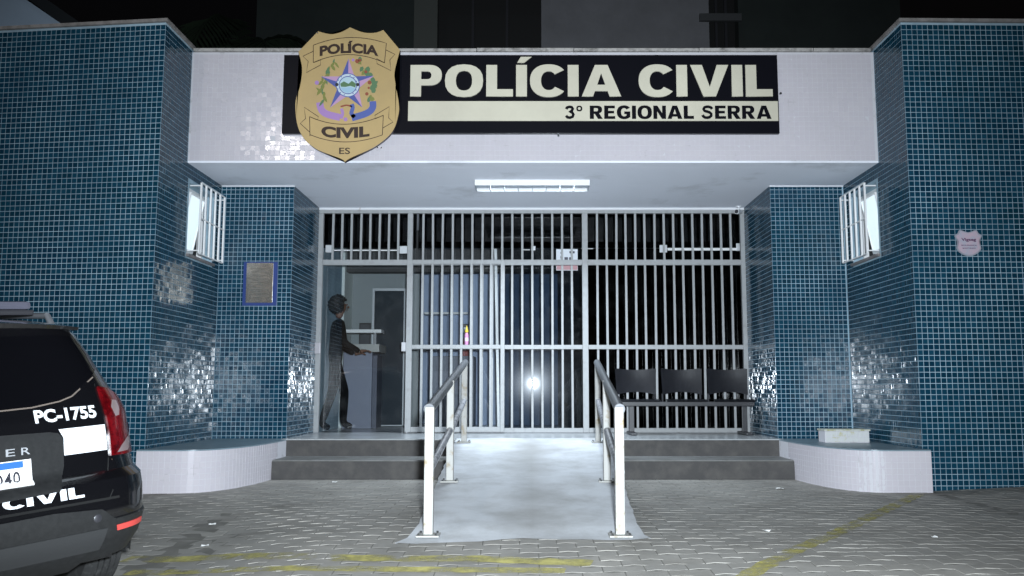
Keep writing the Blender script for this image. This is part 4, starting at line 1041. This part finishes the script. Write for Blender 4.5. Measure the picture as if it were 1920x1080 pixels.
# tailgate furniture
gar = [(.0,1.045),(.30,1.035),(.345,1.025),(.37,.995),(.365,.86),(.35,.80),(.31,.735),(.0,.725)]
patch(gar+mirror(gar)[1:-1], .010, CPLAS, 'tailgate_garnish')
def rtext(txt, x0, x1, z0, z1, off, m, name, bold, slope=0, sp=1, lean=0):
    me = text_mesh(txt, 1, bold, 0, 'LEFT', sp); n = len(me.vertices); co = np.empty(n*3, np.float32); me.vertices.foreach_get('co', co); co = co.reshape(-1,3); a_, b_ = co.min(0), co.max(0)
    tp = a_[1]+(b_[1]-a_[1])*(.80 if 'Í' in txt else 1)
    def mp(x, y, z):
        s = (x-a_[0])/(b_[0]-a_[0]); t = (y-a_[1])/(tp-a_[1]); X = x0+(x1-x0)*s+lean*t
        return rear_p(X, z0+(z1-z0)*t+slope*s, off)
    return cp(name, map_mesh(me, mp), m)
rtext('PC-1755', .242, .565, 1.085, 1.152, .0045, CWHITE, 'lettering', .035)
def rglyphs(txt, x0, x1, z0, z1, off, m):
    lay_, w_ = layout(txt, .09, .4)
    for ch, loops in lay_:
        me = curve_mesh(loops, 0); map_mesh(me, lambda x, y, z: rear_p(x0+(x1-x0)*x/w_, z0+(z1-z0)*y, off)); cp('lettering', me, m)
rglyphs('CIVIL', .035, .430, .690, .744, .0045, CWHITE); rglyphs('POLÍCIA', -.58, -.02, .690, .744, .0045, CWHITE)
for i, ch in enumerate('DUSTER'):
    x = -.205+i*.0725; rtext(ch, x, x+.043, .938, .974, .014, mat('badge_grey', (.42, .43, .45), .35, .2), 'badge_letter', .005)
patch([(.352,1.045),(.605,1.045),(.608,.908),(.372,.908),(.372,1.0)], .0045, CWHITE, 'reflective_panel', rim=False)
patch([(-.605,1.045),(-.352,1.045),(-.372,1.0),(-.372,.908),(-.608,.908)], .0045, CWHITE, 'reflective_panel', rim=False)
pl_ = patch([(-.20,.778),(.20,.778),(.20,.914),(-.20,.914)], .020, mat('plate_white', (.82, .80, .78), .35), 'number_plate')
patch([(-.193,.874),(.160,.874),(.160,.909),(-.193,.909)], .0225, mat('plate_blue', (.03, .14, .50), .4), 'plate_header', pl_, rim=False)
rtext('ABC1D40', -.182, .142, .790, .858, .0230, mat('plate_ink', (.02, .02, .03), .5), 'plate_number', .012, 0, 1.1).parent = pl_
# tail lights
TLR = mat('tail_red', (.13, .003, .005), .12, coat=.6, noise=(22, (.04, .001, .002), .4, .65)); TLC = mat('tail_clear', (.20, .15, .15), .15, coat=.8)
tl = [(.615,1.245),(.68,1.232),(.745,1.19),(.80,1.12),(.83,1.02),(.84,.90),(.82,.865),(.70,.868),(.625,.872),(.622,1.03),(.612,1.15)]
for P in (tl, mirror(tl)):
    t_ = patch(P, .013, TLR, 'tail_light', step=.025); s = 1 if P is tl else -1
    ov = [(.655,1.13),(.675,1.165),(.705,1.16),(.712,1.12),(.70,1.085),(.672,1.08)]; ov2 = [(.66,.885),(.74,.885),(.785,.95),(.775,.975),(.70,.925)]
    for q in (ov, ov2): patch(q if s > 0 else mirror(q), .0155, TLC, 'lamp_lens', t_, rim=False)
    st = [(.80,1.03),(.83,1.02),(.83,.96),(.80,.97)]; patch(st if s > 0 else mirror(st), .0155, mat('tail_bright_red', (.40, .03, .035), .15), 'lamp_lens', t_, rim=False)
# wiper, brake light, shut lines
b = bmesh.new(); tube(b, rear_p(.0, 1.20, .03), rear_p(-.30, 1.30, .03), .008, 8); tube(b, rear_p(-.12, 1.19, .022), rear_p(-.46, 1.36, .022), .006, 6); tube(b, rear_p(0, 1.20, .0), rear_p(0, 1.20, .034), .018, 12); cp('rear_wiper', b, DARK)
cp('brake_light', bx((-.12, .345, 1.575), (.12, .36, 1.590)), TLR)
for s in (-1, 1):
    for pts in ([(s*.612, .865), (s*.60, .80), (s*.585, .70), (s*.56, .655)], [(s*.605, 1.25), (s*.66, 1.36)], [(s*.63, .852), (s*.80, .848), (s*.89, .84)]):
        b = bmesh.new(); L_, R_ = stroke(pts, .006); va = [(b.verts.new(rear_p(p.x, p.y, .0022)), b.verts.new(rear_p(q.x, q.y, .0022))) for p, q in zip(L_, R_)]
        for (p, q), (p2, q2) in zip(va, va[1:]): b.faces.new((p, q, q2, p2))
        cp('shut_line', b, mat('gap_line', (.05, .045, .045) if len(pts) == 3 else (.0015, .0015, .0015), .8) if len(pts) != 3 else mat('copper_trim', (.20, .12, .09), .4))
# bumper
bu = [(.0,.628),(.27,.632),(.515,.612),(.59,.552),(.72,.556),(.86,.56),(.895,.57),(.885,.45),(.80,.375),(.74,.36),(.445,.345),(.40,.30),(.0,.295)]
bumper = patch(bu+mirror(bu)[1:-1], .012, CPLAS, 'bumper', step=.035)
patch([(-.55,.51),(.55,.51),(.52,.40),(-.52,.40)], .016, mat('lower_guard', (.030, .031, .032), .45), 'skid_plate', bumper)
rf = [(.60,.516),(.77,.522),(.775,.492),(.605,.486)]
for P in (rf, mirror(rf)): patch(P, .017, mat('red_reflector', (.62, .07, .06), .3), 'reflector', bumper)
for s in (-1, 1):
    q = rear_p(s*.49, .572, .012); b = bmesh.new(); lathe(b, [(.020,0),(.022,.003),(.017,.006)], 16, Matrix.Translation(q) @ Matrix.Rotation(math.pi/2, 4, 'X')); smooth(obj('parking_sensor', b, DARK, bumper))
b = bmesh.new(); sm = [(-.55,.658),(.55,.658)]; va = [(rear_p(-.62+1.24*i/20, .668, .003), rear_p(-.62+1.24*i/20, .655, .003)) for i in range(21)]
vv = [(b.verts.new(p), b.verts.new(q)) for p, q in va]
for (p, q), (p2, q2) in zip(vv, vv[1:]): b.faces.new((p, q, q2, p2))
cp('tailgate_seam', b, mat('seam_black', (.002, .002, .002), .9))
# side glazing, doors and front so the car stands up from another angle
def side_patch(poly, s, m, name, off=.004):
    b = bmesh.new(); vv = []
    f = b.faces.new([b.verts.new((0, y, z)) for y, z in poly])
    z = .6
    while z < 1.6: bmesh.ops.bisect_plane(b, geom=b.verts[:]+b.edges[:]+b.faces[:], plane_co=(0,0,z), plane_no=(0,0,1)); z += .06
    y = .2
    while y < 4.2: bmesh.ops.bisect_plane(b, geom=b.verts[:]+b.edges[:]+b.faces[:], plane_co=(0,y,0), plane_no=(0,1,0)); y += .15
    for v_ in b.verts:
        yy, z = v_.co.y, v_.co.z; w_ = KI(z, KW); yr = KI(z, KR); yf = KI(z, KF); hl = (yf-yr)/2; md = (yr+yf)/2; e = KI(z, KN) if yy < md else 4.5
        v_.co.x = s*(w_*(1-min(.999, abs(yy-md)/hl)**e)**(1/e)+off)
    bmesh.ops.recalc_face_normals(b, faces=b.faces); return cp(name, b, m)
for s in (-1, 1):
    side_patch([(.95,1.17),(1.55,1.15),(1.55,1.50),(1.05,1.46)], s, CGLASS, 'side_window'); side_patch([(1.62,1.15),(2.75,1.14),(2.25,1.47),(1.62,1.50)], s, CGLASS, 'side_window')
    b = bmesh.new(); P = [(s*.60, .75, 1.60), (s*.615, .85, 1.665), (s*.62, 1.6, 1.685), (s*.60, 2.25, 1.655), (s*.585, 2.35, 1.585)]
    for p_, q_ in zip(P, P[1:]): tube(b, p_, q_, .018, 10)
    smooth(cp('roof_rail', b, mat('grey_rail', (.25, .26, .28), .35, .4)), 60)
    b = box(bmesh.new(), (s*.90 if s > 0 else -1.06, 2.62, 1.10), (1.06 if s > 0 else -.90, 2.72, 1.24), .03); cp('mirror', b, CPAINT)
b = bmesh.new(); f = [b.verts.new(q) for q in ((-.60, 2.93, 1.20), (.60, 2.93, 1.20), (.52, 2.42, 1.48), (-.52, 2.42, 1.48))]; 
for v_ in f: v_.co.y += .06; v_.co.z += .012
b.faces.new(f); bmesh.ops.solidify(b, geom=list(b.faces), thickness=.004); cp('windscreen', b, CGLASS)
for s in (-1, 1): cp('headlight', bx((s*.62-.14, 4.12, .80), (s*.62+.14, 4.27, .93), .03), TLC)
cp('front_grille', bx((-.46, 4.22, .78), (.46, 4.325, .90), .02), CPLAS)
# light bar on the roof
lb = bmesh.new(); box(lb, (-.52, .80, 1.668), (.52, 1.06, 1.70), .01); lbo = cp('light_bar', lb, DARK)
for k in range(4): obj('beacon_dome', bx((-.51+k*.257, .81, 1.7005), (-.51+k*.257+.25, 1.05, 1.752), .024), mat('smoked_dome', (.10, .10, .13), .12, coat=.8), lbo)
b = bmesh.new(); tube(b, (-.35, .55, 1.64), (-.35, .50, 1.74), .012, 8, .006); cp('antenna', b, DARK)

# ------------------------------------------------------------------ buildings, palm behind the roofline
DK1 = mat('grey_render', (.20, .20, .215), .85, noise=(1.2, (.16, .16, .17), .4, .7)); DK2 = mat('dark_green_render', (.020, .027, .025), .85, noise=(1.5, (.014, .019, .018), .4, .7)); BLK = mat('unlit_room', (.006, .006, .006), .7); DK3 = mat('grey_green_render', (.075, .080, .072), .85)
YB = 17.0
bb = thing('rear_building', 'tall dark building with unlit openings rising behind the canopy', 'building', (at(1200, 60, YB).x, YB, 0)); bi = Matrix.Translation((-at(1200, 60, YB).x, -YB, 0))
def bp(n, d, m, par=None):
    o = obj(n, d, m, par or bb); o.matrix_parent_inverse = bi; return o
XB = lambda u: at(u, 60, YB).x
for u0, u1, m in ((480, 776, DK2), (776, 820, DK3), (1015, 1330, DK1), (1385, 1690, DK2)): bp('wall', bx((XB(u0), YB, 0), (XB(u1)-.002, YB+.4, 13)), m)
for u0, u1 in ((820, 1015), (1330, 1385)):
    for z0 in (0, 3.2, 6.2, 9.2):
        wn = bp('window', bx((XB(u0), YB+.30, z0+.001), (XB(u1)-.002, YB+.39, z0+(3.2 if z0 == 0 else 3)-.3)), BLK)
        bp('spandrel', bx((XB(u0), YB+.04, z0+(3.2 if z0 == 0 else 3)-.299), (XB(u1)-.002, YB+.4, z0+(3.2 if z0 == 0 else 3))), DK3)
        for k in range(1, 3): 
            xx = XB(u0)+(XB(u1)-XB(u0))*k/3; bp('window_mullion', bx((xx-.025, YB+.24, z0+.002), (xx+.025, YB+.2995, z0+(3.2 if z0 == 0 else 3)-.301)), DARK)
q = at(1350, 35, YB-.05); bp('balcony_rail', bx((XB(1330)-.2, YB-.08, q.z-.05), (XB(1385)+.05, YB-.002, q.z+.10)), mat('rail_grey', (.06, .062, .065), .6))
bp('roof', bx((XB(480), YB, 13.001), (XB(1690), YB+6, 13.2)), CONC)
nb = thing('neighbour_building', 'pale blue grey neighbouring gable showing at the top left corner', 'building', (-8, 12, 0)); nbi = Matrix.Translation((8, -12, 0))
P = [at(-500, 1100, 12), at(-40, 1100, 12)]
g1 = [(at(-700, 0, 12).x, 0), (at(126, 52, 12).x, 0), (at(126, 52, 12).x, at(126, 52, 12).z), (at(50, 0, 12).x, at(50, 0, 12).z), (at(-60, -75, 12).x, at(-60, -75, 12).z), (at(-700, -75, 12).x, at(-60, -75, 12).z)]
o = obj('wall', prism(bmesh.new(), g1, 12, 15.5), mat('blue_grey_render', (.48, .60, .74), .85, noise=(1, (.42, .53, .66), .4, .7)), nb); o.matrix_parent_inverse = nbi
a_, c_ = at(140, 52, 12), at(-60, -85, 12)
b = bmesh.new(); prism(b, [(a_.x+.05, a_.z-.12), (a_.x+.1, a_.z+.05), (c_.x, c_.z+.14), (c_.x, c_.z)], 11.9, 15.6); o = obj('roof_edge', b, mat('dark_eave', (.012, .016, .020), .8), nb); o.matrix_parent_inverse = nbi
random.seed(5)
LEAF = mat('dark_palm_leaf', (.004, .007, .004), .9, 0, .1, noise=(4, (.007, .012, .006), .4, .7)); TRK = mat('palm_trunk', (.06, .05, .04), .9)
pt = thing('palm_tree', 'dark palm standing behind the left end of the canopy', 'palm', (-3.9, 11.6, 0))
b = bmesh.new()
for k in range(12): tube(b, (0, 0, ZS+.4+k*.16), (0, 0, ZS+.4+k*.16+.165), .13-.004*k, 12, .115-.004*k)
tube(b, (0, 0, -.05), (0, 0, ZS+.41), .15, 12, .14); smooth(obj('trunk', b, TRK, pt))
for k in range(8):
    az = 2*math.pi*k/8+random.uniform(-.2, .2); L_ = random.uniform(1.1, 1.6); up = random.uniform(.3, .8); b = bmesh.new(); P = []
    for j in range(15):
        t = j/14; r_ = L_*t; P.append(Vector((math.cos(az)*r_, math.sin(az)*r_, ZS+2.3+up*math.sin(t*1.6)*1.2-1.5*t*t)))
    for p_, q_ in zip(P, P[1:]): tube(b, p_, q_, .018*(1-.0), 5)
    sd_ = Vector((-math.sin(az), math.cos(az), 0))
    for j in range(1, 29):
        t = j/29*14; i0 = int(t); p_ = P[i0].lerp(P[min(14, i0+1)], t-i0); tn = (P[min(14, i0+1)]-P[i0]).normalized(); ln = .55*math.sin(math.pi*min(1, j/29*.9+.1))+.1
        for s in (-1, 1):
            d_ = (sd_*s*.8+tn*.7+Vector((0, 0, -.35))).normalized(); e_ = tn*.022
            b.faces.new([b.verts.new(q) for q in (p_-e_, p_+e_, p_+d_*ln*.6+e_*1.2-Vector((0,0,.02)), p_+d_*ln-Vector((0,0,.08)), p_+d_*ln*.6-e_*1.2-Vector((0,0,.02)))])
    obj('frond', b, LEAF, pt)
q = at(467, 97, 9.0)
sp = thing('leafy_shoot', 'small bright green shoot poking up over the white fascia', 'plant', (q.x, 9.0, ZS+.4))
b = bmesh.new(); tube(b, (0,0,0), (0,0,.5), .008, 6); obj('stem', b, mat('green_stem', (.10, .14, .05), .6), sp)
for k in range(7):
    az = k*1.1; z = .42+.06*k; b = bmesh.new(); d_ = Vector((math.cos(az)*.05, math.sin(az)*.05, .14)); s_ = Vector((-math.sin(az), math.cos(az), 0))*.018; o_ = Vector((0,0,z-.05))
    b.faces.new([b.verts.new(p) for p in (o_, o_+d_*.5+s_, o_+d_, o_+d_*.5-s_)]); bmesh.ops.solidify(b, geom=list(b.faces), thickness=.002); obj('leaf', b, mat('bright_leaf', (.18, .26, .08), .5), sp)

# ------------------------------------------------------------------ the two lamps as objects (behind the viewpoint)
vl = thing('video_light', 'small led video light on a stand beside the camera', 'lamp', (LAMP[0], LAMP[1]-.05, gz(*LAMP[:2])))
h = LAMP[2]-gz(*LAMP[:2])
b = bmesh.new(); box(b, (-.09, -.05, h-.06), (.09, -.012, h+.06), .008); obj('panel', b, DARK, vl)
b = bmesh.new(); tube(b, (0, -.03, .25), (0, -.03, h-.06), .011, 10); obj('pole', b, DARK, vl)
for k in range(3):
    t = 2*math.pi*k/3-math.pi/2; obj('leg', tb((0, -.03, .42), (.34*math.cos(t), -.03+.34*math.sin(t), .0), .009, 8), DARK, vl)
sl = thing('street_lamp', 'street lamp on a grey pole behind the viewpoint', 'street lamp', (SL[0]-1.2, SL[1], gz(SL[0]-1.2, SL[1])-.02)); h2 = SL[2]-gz(SL[0]-1.2, SL[1])+.02
b = bmesh.new(); tube(b, (0,0,0), (0,0,h2+.1), .07, 14, .05); smooth(obj('pole', b, CONC, sl)); obj('arm', tb((0,0,h2+.1), (.9,0,h2+.15), .03, 10), STEEL, sl)
obj('lamp_head', bx((.85,-.14,h2+.17), (1.5,.14,h2+.25), .03), mat('lamp_grey', (.3,.3,.3), .5), sl)
